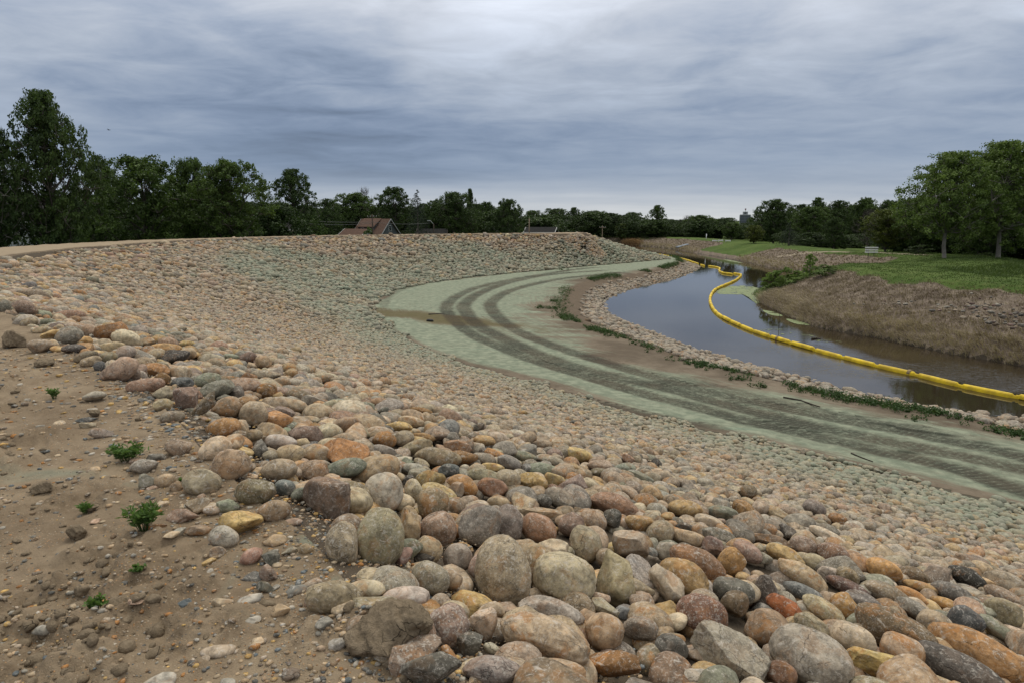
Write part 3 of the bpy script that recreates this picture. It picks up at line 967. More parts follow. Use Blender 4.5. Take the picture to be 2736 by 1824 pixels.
# ---- stones one can pick out in the photograph: crop, centre, size, tilt, kind, colour, what it looks like
C8, C9, C7, C6, C5 = crop(850, 1224, 900), crop(1750, 1224, 986), crop(0, 1224, 900), crop(0, 700, 900), crop(900, 650, 900)
CM = crop(1000, 1000, 800)
HERO_TEXT = '''
8 1290 780 400 490 0 b pgrey *big tan granite boulder|biggest upright tan granite boulder at the crest corner
8 1720 830 450 345 -8 r cream *pale blotched boulder|pale cream boulder with grey blotches leaning on the big tan granite one
8 2085 835 275 385 0 a olive *tall flat-faced brown block|tall flat-faced brown block standing beside the pale blotched boulder
8 435 555 335 425 0 r olive *upright brown egg boulder|tall brown egg-shaped boulder standing on bare mud
8 165 595 228 310 5 r pgrey *rust-scarred upright cobble|upright grey-tan cobble with rust scars beside the brown egg boulder
8 455 245 280 295 5 r lgrey *grey banded boulder|grey banded boulder with a rust-red streak down one side
7 2290 270 330 330 12 a purple *split purple boulder|large split purple-brown boulder with a pale fracture line
8 840 495 258 258 0 r pink *round dusky pink cobble|round dusky pink cobble between brown egg and granite boulders
8 805 320 228 236 0 r tan smooth tan ball-shaped cobble|smooth tan ball-shaped cobble resting on the dusky pink one
8 1150 470 320 330 -40 a lgrey *pitted grey wedge|pitted grey wedge with rust spots behind the big tan granite boulder
8 975 690 205 195 0 r grey speckled salt-and-pepper ball|speckled grey ball-shaped cobble tucked beside the big tan granite boulder
8 640 460 150 265 5 r tan narrow tan cobble|narrow upright tan cobble wedged behind the brown egg boulder
8 770 645 205 215 0 r tan rusty tan cobble under pink|rust-tinged tan cobble under the round dusky pink one
8 745 690 160 88 5 r dgrey small dark green-grey stone|small dark green-grey stone lying against a rusty tan cobble
8 590 688 170 100 42 a purple tilted purple flake|purple stone tilted on edge beside the brown egg boulder
8 780 845 285 235 -28 r pgrey *grey cobble with rusty end|grey cobble with an orange rusty end resting on the mud
8 610 985 335 185 -5 r lgrey pale grey half-buried cobble|pale grey cobble half buried behind the large mud clod
8 850 998 142 115 0 r pink small pink ball stone|small pink ball stone below the grey cobble with rusty end
8 905 1165 305 310 -10 b pgrey *purplish cobble by the mud clod|purplish speckled cobble with a green top beside the large mud clod
8 1150 1145 200 225 -10 a beige broken beige block|broken beige block with cracked faces below the granite boulder
8 1210 1062 190 140 -15 a beige small cracked beige block|smaller cracked beige block stacked behind another beige block
8 1580 1262 660 315 -16 b tan *long white-topped tan boulder|long tan boulder with a frosted white top
8 1625 1075 480 205 -12 b lgrey *folded grey gneiss|grey cobble with folded pinkish bands under the pale blotched boulder
8 1995 1212 275 255 -10 r tan round plain tan cobble|round plain tan cobble at the end of the long white-topped boulder
8 1650 1495 440 190 0 r beige flat beige cobble at frame bottom|flat beige cobble in front of the long white-topped boulder
8 785 1465 430 235 -10 a dgrey *dark broken slab|dark grey broken slab with a rusty patch at the frame bottom
8 1215 1480 420 200 -8 b grey grey veined cobble at frame bottom|grey veined cobble beside the dark broken slab
8 2050 1428 405 195 -8 a rust *rusty angular block|rust and grey angular block below the round plain tan cobble
8 2010 1050 230 120 -18 a cream cream angled wedge|cream wedge with a sharp top edge beside the pale blotched boulder
8 2250 1185 250 165 -5 a lgrey pale half-moon slab|pale half-moon slab with white scratches
8 1065 1292 195 165 10 a dgrey small slate-dark shard|slate-dark shard between the purplish cobble and the long boulder
8 915 1385 180 95 -62 a rust thin orange shard|thin orange shard standing beside the dark broken slab
8 115 972 395 240 -8 b olive *dark-topped boulder on the mud|dark-topped boulder with a brown belly lying alone on the mud
8 1540 488 270 200 -30 r redbr *reddish-brown egg|smooth reddish-brown egg-shaped cobble with a rust blush
8 1325 455 220 260 25 r grey smooth grey-brown cobble|smooth grey-brown cobble behind the big tan granite boulder
8 1870 592 215 270 20 r olive *olive-yellow egg|olive-yellow egg-shaped cobble standing above the pale blotched boulder
8 1640 622 220 125 -5 b cream white-faced purple-edged stone|white-faced stone with a purple edge on top of the pale boulder
8 2180 600 280 230 -30 a pgrey large brown broken wedge|large brown broken wedge behind the tall flat-faced block
8 2240 457 215 122 0 r yellow *bright yellow-orange cobble|bright yellow-orange cobble lying on its long side
8 2060 430 135 155 15 a dgrey small dark pyramid stone|small dark pyramid-shaped stone beside the bright yellow-orange cobble
8 2065 325 360 165 -14 r rpink *pink speckled long cobble|long pink speckled cobble lying across the slope
8 1770 460 185 175 0 r pink pink-mauve round cobble|pink-mauve round cobble above the olive-yellow egg
8 1925 430 200 145 -35 b tan tan cobble with orange flank|tan cobble with an orange flank beside the pink-mauve one
8 1550 385 320 95 -5 s tan flat brown ledge slab|flat brown ledge slab under loose gravel
8 1572 297 120 100 0 r dgrey dark ball stone on the gravel|dark ball stone sitting on loose gravel above the ledge slab
8 1690 280 235 140 -20 r grey grey-tan domed cobble|grey-tan domed cobble behind the dark ball stone
8 1500 160 220 125 -12 b yellow *yellow cobble with dark spots|yellow cobble with a dark speckled patch on top
8 1215 205 225 140 -10 r redbr reddish cobble with smooth back|reddish cobble with a smooth back beside the rust-red arch
8 1010 185 225 145 -20 r rust *rust-red arched cobble|rust-red arched cobble leaning over a small pink slab
8 962 220 118 118 5 a pink small pink square slab|small pink square slab under the rust-red arched cobble
8 785 150 215 145 10 b yellow *golden squared cobble|golden squared cobble above the smooth tan ball
8 650 72 170 85 0 r lgrey pale cobble behind golden one|pale flattish cobble behind the golden squared cobble
8 410 75 330 200 8 r tan *orange-flecked pink boulder|large pinkish boulder with orange flecks behind the grey banded one
8 195 70 300 145 5 r green *green-grey smooth boulder|green-grey smooth boulder beside the orange-flecked pink one
8 912 82 150 95 0 r blue blue-grey round cobble|blue-grey round cobble above the rust-red arched cobble
8 1170 125 285 105 -12 r olive broad tan-grey cobble|broad tan-grey cobble behind the reddish smooth-backed one
8 1220 62 170 65 -8 b yellow mustard cobble with black notch|mustard cobble with a black stone notched into it
8 668 230 128 185 12 b beige upright beige cobble|upright beige cobble beside the golden squared one
8 965 335 128 135 0 r beige small beige ball cobble|small beige ball cobble behind the pitted grey wedge
8 1258 308 165 85 -8 r tan striped tan cobble|striped tan cobble above the smooth grey-brown cobble
8 630 150 90 70 20 a dgrey dark shard in a gap|dark shard in the gap beside the golden squared cobble
8 2060 1175 60 50 0 r grey little grey pebble|little grey pebble below the pale half-moon slab
8 1210 1325 120 75 -20 r lgrey small oval grey pebble|small oval grey pebble against the long white-topped boulder
8 140 1305 160 98 0 r lgrey small cream-grey oval cobble|small cream-grey oval cobble lying on mud in front of the clod
8 165 1180 55 135 -8 s redbr thin red upright flake|thin red flake standing upright in the mud
8 1405 430 1 1 0 r tan -
9 300 990 330 240 -12 r rpink *speckled pink-red boulder|speckled pink-red boulder shaped like a loaf
9 75 790 190 260 28 a cream *cream and rust tall shard|cream tall shard with rust edges
9 185 755 330 225 -25 r yellow *black-and-yellow speckled cobble|black-and-yellow speckled egg-shaped cobble
9 270 662 375 185 -20 r redbr long smooth pink-brown cobble|long smooth pink-brown cobble behind the black-and-yellow speckled one
9 487 660 170 190 -20 r rust egg-shaped rust cobble|egg-shaped rust cobble with a grey nose
9 500 850 265 180 -8 r dgrey *dark salt-and-pepper cobble|dark salt-and-pepper cobble behind a small brown ball
9 507 922 175 165 0 r brown small brown ball cobble|small brown ball cobble in front of the dark salt-and-pepper one
9 720 850 200 200 -10 a dgrey *dark pointed wedge|dark grey pointed wedge beside the orange-red block
9 830 952 250 125 -18 a ored *orange-red block|vivid orange-red block with crisp edges
9 720 1085 278 248 -5 r brown *shiny brown rusty boulder|rounded brown boulder with rusty and blue-grey patches
9 1000 1068 232 150 -15 r olive plain olive-tan cobble|plain olive-tan cobble below the orange-red block
9 475 1250 500 320 -28 a grey *purple-streaked grey slab|large grey slab with purple streaks and squared edges
9 105 1212 215 180 -5 r dgrey smooth slate-grey cobble|smooth slate-grey cobble left of the purple-streaked slab
9 1000 1270 520 360 -22 b lgrey *big grey-tan boulder|big grey-tan boulder with white frosting on its top edge
9 1262 1150 288 188 -12 r cream *cream egg cobble|cream egg-shaped cobble behind the big grey-tan boulder
9 1520 1105 490 265 -15 r brown *broad brown speckled boulder|broad brown speckled boulder like a loaf
9 1580 1238 268 220 -8 r tan *peach round cobble|peach round cobble in front of the broad brown speckled boulder
9 1385 1310 335 175 5 a yellow crusty yellow angular rock|crusty yellow-cream angular rock on top of the big boulder's end
9 2085 1262 640 270 -14 b rust *layered rusty grey boulder|long layered boulder with rusty and grey bands
9 1940 1350 560 225 -12 r dgrey *dark streaked boulder|dark streaked boulder at the frame bottom
9 1750 1410 370 85 0 r tan low tan cobble at frame bottom|low tan cobble in front of the dark streaked boulder
9 800 1372 205 165 0 r redbr brown-red ball at frame bottom|brown-red ball cobble between the slab and the big grey-tan boulder
9 205 1402 325 130 5 r lgrey light grey cobble at frame bottom|light grey cobble below the purple-streaked slab
9 1780 1060 205 178 -10 r pgrey grey-pink round cobble|grey-pink round cobble behind the broad brown speckled boulder
9 1985 1030 210 178 0 b blue *steel-blue cobble|steel-blue grey blocky cobble
9 1345 930 270 138 -15 r grey long black-flecked grey cobble|long grey cobble with black flecks behind the cream egg
9 1208 945 165 180 30 r orange peach-orange slanted cobble|peach-orange slanted cobble uphill of the cream egg
9 1075 968 285 135 -20 b beige cream and rust crusted cobble|crusted cream and rust cobble beside the orange-red block
9 950 858 265 105 -18 b blue dark blue-green flat cobble|dark blue-green flat cobble above the orange-red block
9 940 742 330 135 -22 r tan broad pinkish-tan cobble|broad pinkish-tan cobble uphill of the dark blue-green one
9 1105 735 140 105 15 a lgrey black-and-white angular stone|black-and-white angular stone beside a tan ball
9 1222 762 150 145 0 r tan tan ball cobble|tan ball cobble beside the black-and-white angular stone
9 1232 820 280 95 -15 r purple pointed purple-brown cobble|pointed purple-brown long cobble
9 1022 665 150 112 -10 r olive grey-green domed cobble|grey-green domed cobble
9 830 617 248 115 -15 b yellow yellow-tan squared cobble|yellow-tan squared cobble
9 947 555 162 128 10 b pink tall pink-brown cobble|tall pink-brown cobble
9 1130 605 208 138 -10 b rpink dull pink blocky cobble|dull pink blocky cobble
9 1460 710 220 138 -10 r orange soft orange cobble|soft orange domed cobble
9 1640 747 198 118 -8 r brown brownish flat-topped cobble|brownish flat-topped cobble with a rusty base
9 1692 815 208 68 -6 r yellow narrow yellow cobble|narrow yellow cobble lying flat
9 1990 757 228 125 -22 r black *dark olive loaf cobble|dark olive loaf-shaped cobble
9 1890 855 240 118 -10 r grey pale greenish-grey cobble|pale greenish-grey cobble
9 1480 862 280 128 -14 r pgrey mauve-tan cobble|mauve-tan smooth cobble behind the broad brown boulder
9 1640 875 210 85 -15 r rust rusty-ended tan cobble|tan cobble with a rusty end
9 2230 985 240 170 -20 b olive black-flecked olive cobble|black-flecked olive cobble near the frame edge
9 2195 1095 260 105 -20 r green grey-green cobble with rusty corner|grey-green cobble with a rusty corner
9 2230 800 250 160 -8 r pgrey large smooth grey-pink cobble|large smooth grey-pink cobble near the frame edge
9 2225 880 230 100 -18 r pink long pink-tan cobble|long pink-tan cobble near the frame edge
9 2080 700 150 90 -10 r tan tan cobble behind dark loaf|tan cobble behind the dark olive loaf cobble
9 1860 930 190 80 -8 r orange low peach cobble|low peach cobble uphill of the steel-blue one
9 1640 960 220 120 -18 r grey grey cobble with dark end|grey cobble with a dark end above the broad brown boulder
9 210 510 215 105 -8 r tan tan speckled cobble|tan speckled cobble uphill of the pink-brown long one
9 392 487 245 98 -8 b dgrey dark grey cracked cobble|dark grey cracked cobble
9 372 560 145 115 -25 a purple dark purple angular stone|dark purple angular stone
9 592 592 200 115 -28 r pink pink-tan twin-humped cobble|pink-tan cobble with two humps
9 715 515 330 85 -8 s brown layered brown ledge|layered brown ledge with splintered edges
9 845 472 135 88 -25 a dgrey dark wedge on the ledge|dark wedge at the end of the layered brown ledge
9 195 320 218 118 -5 r yellow *pale gold cobble|pale gold frosted cobble, uphill of the bright yellow-orange one
9 430 345 198 88 -4 r green moss-green smooth cobble|moss-green smooth cobble beside the pale gold one
9 565 330 160 115 -28 r orange salmon-orange sloping cobble|salmon-orange sloping cobble
9 350 407 198 88 -12 r cream whitish low cobble|whitish low cobble with a small peak
9 195 442 130 68 0 a black little black broken stone|little black broken stone
9 780 350 148 88 -12 b tan rough tan cobble|rough tan lumpy cobble
9 1012 318 150 108 -15 r grey grey dome cobble|grey dome-shaped cobble on the mid slope
9 590 210 118 85 0 b brown brown cube-like cobble|brown cube-like cobble on the mid slope
9 1165 387 118 78 -10 r rust rusty oval cobble|rusty oval cobble on the mid slope
9 75 590 140 128 -8 r lgrey pale grey rounded cobble|pale grey rounded cobble beside the pink-brown long one
9 860 340 130 70 -10 r pgrey mauve cobble on the mid slope|mauve flattish cobble on the mid slope
9 1110 500 260 80 -18 b cream long cream ridge cobble|long cream ridge-backed cobble on the mid slope
7 1410 165 258 190 -5 r olive *olive speckled boulder|olive speckled boulder at the edge of the dirt
6 1618 1418 270 240 8 r tan *rust-shouldered tan boulder|rounded tan boulder with a rust shoulder at the edge of the dirt
7 1780 230 278 188 -3 r olive *green-stained tan boulder|tan boulder with a green stain on bare dirt
7 1945 82 258 165 5 r beige *cream-spotted cobble|beige cobble with a white spot and a green tinge
7 2178 88 228 158 5 r tan tan cobble with rust marks|tan cobble with rust marks beside the cream-spotted one
7 1990 205 148 118 -25 r blue dark green slanted cobble|dark green slanted cobble between tan cobbles
7 1912 365 228 150 5 b tan tan bread-like block|tan bread-like block with a notch
7 1682 452 300 180 -5 a yellow *yellow cracked block|yellow cracked angular block lying on gravel
7 1563 552 204 168 -15 b lgrey *frosty grey disc stone|frosty grey round-faced stone in front of the yellow cracked block
7 1278 400 215 100 -8 a pink pinkish flat-topped slab|pinkish flat-topped slab beside the leafy weed
7 1385 325 160 108 15 a pgrey small pink-grey wedge|small pink-grey wedge uphill of the pinkish slab
7 1152 160 142 108 0 r tan tan cobble on the dirt|tan rounded cobble on the dirt below the leafy weed's tip
7 1022 170 130 105 -38 a grey grey tilted slab|grey tilted slab on the dirt
6 1005 1425 182 108 0 r grey *lone grey speckled cobble|lone grey speckled cobble sunk in the dirt
7 1755 682 165 108 22 r rpink reddish smooth stone|reddish smooth stone next to a dark angular one
7 1888 695 130 118 -10 a dgrey dark grey angular stone|dark grey angular stone beside the reddish smooth one
7 1875 800 128 128 -10 a pink pink and rust broken stone|pink and rust broken stone below the dark angular one
7 1380 502 178 78 -3 a tan tan splintered slab|tan splintered slab beside the frosty grey disc
7 1235 520 138 58 18 a lgrey thin pale shard|thin pale shard on the gravel
7 1075 530 130 72 -6 a dgrey flat dark stone|flat dark stone below the pinkish slab
7 1520 655 112 85 -15 s beige flat beige chip|flat beige chip below the frosty grey disc
7 1460 722 108 46 18 s yellow yellow flat chip|yellow flat chip on the dirt
7 1865 900 148 68 -28 s dgrey dark thin slab on dirt|dark thin slab lying on the dirt
7 1792 1120 92 78 -8 a lgrey small white-grey stone|small white-grey stone alone on the dirt
7 2275 1228 165 120 -28 s pink pinkish flat slab|pinkish flat slab in front of the dark-topped boulder
7 2140 632 98 78 0 r tan small plain tan stone|small plain tan stone on fine gravel
7 2020 648 115 55 8 a lgrey small white chip|small white chip on fine gravel
7 1090 482 148 62 -18 s rust orange-edged slab|orange-edged thin slab by the leafy weed
7 1480 362 118 68 -10 b pgrey small grey-mauve cobble|small grey-mauve cobble behind the yellow cracked block
7 1232 200 88 88 0 b tan upright tan stone|small upright tan stone beside the olive speckled boulder
7 1590 330 160 100 -12 a green mint-green flat wedge|mint-green flat wedge by the green-stained boulder
7 2090 250 130 90 25 b green grey-green cobble by the split boulder|grey-green cobble leaning on the split purple boulder
7 1405 270 60 50 0 a pink small pinkish lump|small pinkish lump above the pink-grey wedge
6 282 588 165 100 -12 r pink *pinkish cobble on the dirt edge|smooth pinkish cobble lying apart on the dirt edge
6 515 606 155 68 0 r dgrey flat black-grey cobble|flat black-grey cobble by the pinkish one on the dirt edge
6 600 660 158 80 15 r olive olive smooth cobble|olive smooth cobble in the crest row
6 635 696 140 78 12 r tan pale tan oval cobble|pale tan oval cobble in the crest row
6 757 667 118 82 0 r olive grey-brown ball cobble|grey-brown ball cobble in the crest row
6 835 755 262 165 22 r pink *big smooth tan-pink boulder|big smooth tan-pink boulder sloping to the dirt
6 925 787 108 105 0 r pgrey grey-pink ball cobble|grey-pink ball cobble in front of the big smooth tan-pink boulder
6 705 730 95 78 -20 r blue blue-black oval cobble|blue-black oval cobble before the big smooth tan-pink boulder
6 1016 866 250 115 0 r rpink *long pink oval cobble|long pink oval cobble lying on the dirt edge
6 1082 756 190 108 -5 r rust *rust-orange cobble|rust-orange cobble with white flecks in the crest row
6 1140 815 100 92 0 r rust smaller rust cobble|smaller rust cobble below the rust-orange one
6 1262 780 150 122 -10 r cream pale speckled cobble|pale speckled cobble beside the rust-orange one
6 1275 845 150 92 0 r blue dark blue-grey cobble|dark blue-grey cobble under the pale speckled one
6 1205 660 232 105 5 a black *black broken rock|black broken rock with a rusty top in the crest row
6 1160 603 205 75 -8 r yellow pale yellow long cobble|pale yellow long cobble behind the black broken rock
6 865 640 158 108 28 b lgrey grey tilted cobble|grey tilted cobble in the crest row
6 770 598 190 78 8 b tan tan cobble with dark cap|tan cobble with a dark cap in the crest row
6 880 538 190 128 -22 b cream *lumpy cream boulder|lumpy cream-yellow boulder in the crest row
6 778 500 220 150 5 r rust *large rust-brown boulder|large rust-brown boulder behind the lumpy cream one
6 590 550 104 64 0 r orange small orange cobble|small orange cobble left of the large rust-brown boulder
6 612 480 130 95 0 b pgrey pale pink lumpy cobble|pale pink lumpy cobble by the large rust-brown boulder
6 482 520 180 140 15 r grey large grey-green smooth boulder|large grey-green smooth boulder in the crest row
6 480 385 210 98 3 r rpink *salmon oval boulder|salmon-pink oval boulder high in the far crest row
6 200 423 115 68 15 r olive olive-yellow cobble far along|olive-yellow cobble far along the crest row
6 308 425 148 55 5 r green greenish flat cobble|greenish flat cobble below the salmon oval boulder
6 300 480 128 60 0 r tan brown-pink flat cobble|brown-pink flat cobble below the greenish flat one
6 163 325 145 118 -10 r purple mauve-grey big cobble|mauve-grey big cobble at the far left of the crest row
6 215 345 90 98 0 b tan tan squarish cobble|tan squarish cobble beside the mauve-grey big one
6 305 360 125 85 20 r tan brownish slanted cobble|brownish slanted cobble uphill of the salmon oval boulder
6 428 345 140 78 0 r lgrey pale grey oval boulder|pale grey oval boulder just above the salmon one
6 620 400 130 68 5 r brown brown smooth oval cobble|brown smooth oval cobble beyond the salmon boulder
6 532 413 52 50 0 r orange tiny orange ball|tiny orange ball cobble against the salmon boulder
6 250 235 190 88 -15 r pgrey slanted grey-tan boulder|slanted grey-tan boulder at the far left
6 35 235 82 60 0 r orange orange cobble at the far left|orange cobble at the far left frame edge
6 35 312 75 100 0 r grey grey cobble at the far left|grey cobble at the far left frame edge
6 120 222 95 75 0 r lgrey light grey cobble at far left|light grey cobble between orange and grey-tan ones
6 362 508 140 66 22 a yellow yellow broken slab|yellow broken slab slanting to the dirt
6 1150 918 160 98 15 r beige pale beige smooth cobble|pale beige smooth cobble in front of the long pink oval
6 1136 996 132 92 0 b tan square-cornered tan cobble|square-cornered tan cobble at the dirt edge
6 1295 950 175 185 -15 a purple rust and purple rough rock|rust and purple rough-faced rock
6 1500 895 265 140 28 a grey *leaning grey slab|leaning grey slab propped on a brown one
6 1412 1012 265 95 36 s brown *brown propped slab|brown slab propped on edge against the leaning grey one
6 1590 1020 212 158 -5 b brown brown-tan boulder|brown-tan boulder behind the brown propped slab
6 1770 1060 188 188 20 r cream *cream upright egg|cream upright egg-shaped boulder
6 1942 1100 200 132 -12 r orange *orange domed boulder|orange domed boulder beside the cream upright egg
6 1560 1152 235 135 3 b rust dark rust-sided cobble|dark cobble with rust sides below the cream upright egg
6 1205 1080 163 92 0 r pgrey low grey-pink cobble|low grey-pink cobble sunk at the dirt edge
6 1245 1295 178 138 -5 b pink pink granite lump|pink granite lump alone on the dirt
6 1505 1312 228 188 22 r cream *cream slanted boulder|cream slanted boulder at the edge of the dirt
6 1092 1365 128 68 -15 a grey low grey stone on dirt|low grey stone on the dirt behind the lone speckled cobble
6 660 935 152 72 0 b grey mud-caked grey stone|mud-caked grey stone flat on the dirt
6 705 1190 163 68 -8 s lgrey light grey flat slab|light grey flat slab behind the bushy weed
6 608 1100 148 40 0 s blue thin dark blue slab|thin dark blue slab flat on the dirt
6 610 1140 105 45 -10 a cream whitish angular chip|whitish angular chip uphill of the light grey slab
6 1765 1208 135 85 0 r tan knobbly tan cobble|knobbly tan cobble below the orange domed boulder
6 1818 1300 105 135 -25 a dgrey dark upright shard|dark upright shard beside the cream slanted boulder
6 1960 1255 222 108 -12 b lgrey grey and lilac boulder|grey and lilac boulder below the orange domed one
6 2140 1195 252 128 -14 a purple pink-purple jagged boulder|pink-purple jagged boulder
6 2028 1340 205 140 -10 r tan yellow-tan smooth boulder|yellow-tan smooth boulder behind the cream-spotted one
6 2215 1335 205 140 -8 r tan rust-cracked tan boulder|rust-cracked tan boulder
6 2110 1262 110 70 0 r beige little beige cobble|little beige cobble under the pink-purple jagged boulder
6 1300 575 128 58 0 r yellow honey-coloured cobble|honey-coloured cobble behind the black broken rock
6 1320 637 98 88 -15 r tan brown-tan upright cobble|brown-tan upright cobble right behind the black broken rock
6 2060 1005 200 105 -15 r beige orange-bellied cream boulder|cream boulder with an orange belly
6 1445 830 190 122 10 r green grey-green rounded boulder|grey-green rounded boulder behind the rough purple rock
6 1700 862 250 118 -8 r pink broad pinkish boulder|broad pinkish boulder behind the leaning grey slab
6 1862 900 140 118 -20 r rust rust-brown side cobble|rust-brown cobble at the end of the broad pinkish boulder
6 1840 697 118 95 -20 r tan upright tan loaf|upright tan loaf-shaped cobble farther down the slope
6 1732 670 120 88 15 a purple dark purple-grey block|dark purple-grey block farther down the slope
6 1650 925 110 130 10 a dgrey dark-shadowed grey shard|dark grey shard beside the leaning grey slab
6 2190 970 200 90 -8 a grey grey flat boulder with rust|grey flat boulder with rust marks
6 2285 815 110 68 0 r tan plain tan oval|plain tan oval cobble in the mid slope
6 1480 770 200 80 -10 r pgrey pink-grey long boulder|pink-grey long boulder beyond the rust-orange one
6 1850 790 210 75 -8 r olive broad olive-tan boulder|broad olive-tan boulder beyond the pinkish one
6 1030 560 110 70 0 r tan tan cobble beyond cream boulder|tan cobble beyond the lumpy cream boulder
6 1230 1000 40 40 0 r tan -
M 500 650 375 150 -12 r olive *cream and black patterned boulder|cream and black patterned loaf-shaped boulder
M 690 650 250 110 -5 b rust rust and green squared boulder|rust and green squared boulder beside the patterned one
M 660 565 230 110 -8 a redbr rust-purple angular boulder|rust-purple angular boulder with a dark face
M 325 570 275 115 12 b olive brown rough-backed boulder|brown rough-backed boulder behind the patterned one
M 865 520 178 90 -10 b yellow brown-gold cobble|brown-gold cobble on the slope below the crest
M 1310 545 170 75 0 r beige pale flecked oval|pale flecked oval cobble with a blue-grey spot
M 1600 630 255 115 -16 r yellow *long golden boulder|long golden boulder with an orange end
M 1310 745 270 115 -5 r green large sage-green boulder|large sage-green smooth boulder
M 1560 790 1 1 0 r tan -
M 820 410 100 65 10 a dgrey dark jagged stone|dark jagged stone standing up from the slope
M 390 490 185 65 -12 b rust rust and cream banded boulder|rust and cream banded flat boulder
M 235 500 160 130 10 b pgrey grey and pink split boulder|grey and pink split boulder
M 80 510 190 140 -10 r rust orange and white marbled boulder|orange and white marbled boulder
M 80 600 200 90 -18 b lgrey grey-white rusty boulder|grey-white boulder with rusty spots behind the orange-flecked pink one
M 290 370 210 95 -8 b tan rust-flecked tan boulder|rust-flecked tan boulder higher on the slope
M 195 405 215 80 -10 b yellow mustard long boulder|mustard-coloured long boulder
M 55 640 1 1 0 r tan -
M 120 140 135 50 -12 a cream white slanting slab|white slanting slab
M 65 285 100 60 0 a dgrey dark peaked stone|dark peaked stone
M 360 285 200 60 -10 b orange orange long boulder|orange long boulder beyond the dark peaked stone
M 1160 300 90 40 0 b yellow yellow block mid slope|yellow block standing out in the middle of the slope
M 1775 715 210 90 0 b pgrey lumpy pinkish long cobble|lumpy pinkish long cobble
M 1960 735 190 85 5 r green sage humped cobble|sage-grey humped cobble
M 1760 765 130 70 0 r olive olive flat-bottomed cobble|olive flat-bottomed cobble
M 1390 675 260 85 -14 r pgrey long mauve-tan boulder|long mauve-tan boulder
M 1450 700 1 1 0 r tan -
M 1060 690 200 110 -25 r grey grey flecked sloping cobble|grey flecked sloping cobble
M 960 630 200 70 -25 r orange rust-tan sloping cobble|rust-tan sloping cobble
M 1170 640 220 85 -10 r green dusty green boulder|dusty green flat boulder
M 2090 800 220 70 -18 r green mint dusted long cobble|mint-dusted long cobble
M 1990 660 120 70 -20 b rpink salmon lumpy cobble|salmon lumpy cobble
M 2220 690 90 60 -30 a dgrey dark wedge far right|dark wedge-shaped stone
M 1570 372 60 35 0 r dgrey small black cobble alone|small black cobble standing out among tan ones on the mid slope
M 480 800 1 1 0 r tan -
'''
CROPS = {'8': (C8, 900), '9': (C9, 986), '7': (C7, 900), '6': (C6, 900), '5': (C5, 900), 'M': (CM, 800)}
HEROES = []
for ln in HERO_TEXT.strip().splitlines():
    head, lab = (ln.split('|') + [''])[:2]
    t = head.split(None, 8)
    short = t[8] if len(t) > 8 else '-'
    if short == '-':
        continue
    cf, wd = CROPS[t[0]]
    (u, v), = cf([(float(t[1]), float(t[2]))])
    k = wd / 2352.0
    HEROES.append(dict(u=u, v=v, w=float(t[3]) * k, h=float(t[4]) * k, rot=math.radians(float(t[5])), kind=t[6], col=t[7], short=short.lstrip('*'), mark=short[0] == '*', label=lab))

# where each one rests: march along the sight line until the stone sits on the ground there
TT = np.concatenate([np.arange(1.2, 12, 0.03), np.arange(12, 45, 0.15)])
Q = np.concatenate([(CAM + ray(h['u'], h['v']) * TT[:, None])[:, :2] for h in HEROES])
QG = ground(Q, rough=False).reshape(len(HEROES), -1)
for h, g in zip(HEROES, QG):
    d = ray(h['u'], h['v'])
    vd = d / np.linalg.norm(d)
    right = np.cross(vd, [0, 0, 1]); right /= np.linalg.norm(right)
    up = np.cross(right, vd)
    cr, sr = math.cos(h['rot']), math.sin(h['rot'])
    A, B = right * cr + up * sr, -right * sr + up * cr
    a1, b1 = h['w'] / 2 / FPX, h['h'] / 2 / FPX              # per unit of depth
    c1 = {'r': 0.92, 'b': 0.9, 'a': 0.85, 's': 0.55}[h['kind']] * math.sqrt(a1 * b1)
    c1 = min(c1, 1.25 * min(a1, b1))
    ez = math.sqrt((a1 * A[2])**2 + (b1 * B[2])**2 + (c1 * vd[2])**2)
    P_ = CAM + d * TT[:, None]
    gap = P_[:, 2] - g - 0.68 * ez * TT
    i = int(np.argmax(gap < 0)) or len(TT) - 1
    f = gap[i - 1] / max(gap[i - 1] - gap[i], 1e-9)
    t = TT[i - 1] + f * (TT[i] - TT[i - 1])
    h['c'] = CAM + d * t
    h['ax'] = (a1 * t, b1 * t, c1 * t)
    h['M'] = rot_matrix((A, B, vd))
    h['depth'] = t

# ---- everything else on the slope, thrown at random and kept where there is room
def throw(n_try, sample, radius, placed, cell=0.4, squeeze=0.80):
    """placed: dict cell -> list of (x, y, r)"""
    out = []
    pts, rr = sample(n_try), None
    rr = radius(pts)
    for (x, y), r in zip(pts.tolist(), rr.tolist()):
        if r <= 0:
            continue
        ci, cj = int(math.floor(x / cell)), int(math.floor(y / cell))
        ok = True
        for a in (-1, 0, 1):
            for b in (-1, 0, 1):
                for (px, py, pr) in placed.get((ci + a, cj + b), ()):
                    m = (pr + r) * squeeze
                    if (px - x)**2 + (py - y)**2 < m * m:
                        ok = False
                        break
                if not ok:
                    break
            if not ok:
                break
        if ok:
            placed.setdefault((ci, cj), []).append((x, y, r))
            out.append((x, y, r))
    return out


rs = np.random.default_rng(5)
placed = {}
for h in HEROES:
    e = 0.5 * (h['ax'][0] + h['ax'][2])
    e = 0.8 * min(e, 0.9 * h['ax'][0], 0.30)
    x, y = h['c'][0], h['c'][1]
    placed.setdefault((int(math.floor(x / 0.4)), int(math.floor(y / 0.4))), []).append((x, y, e))


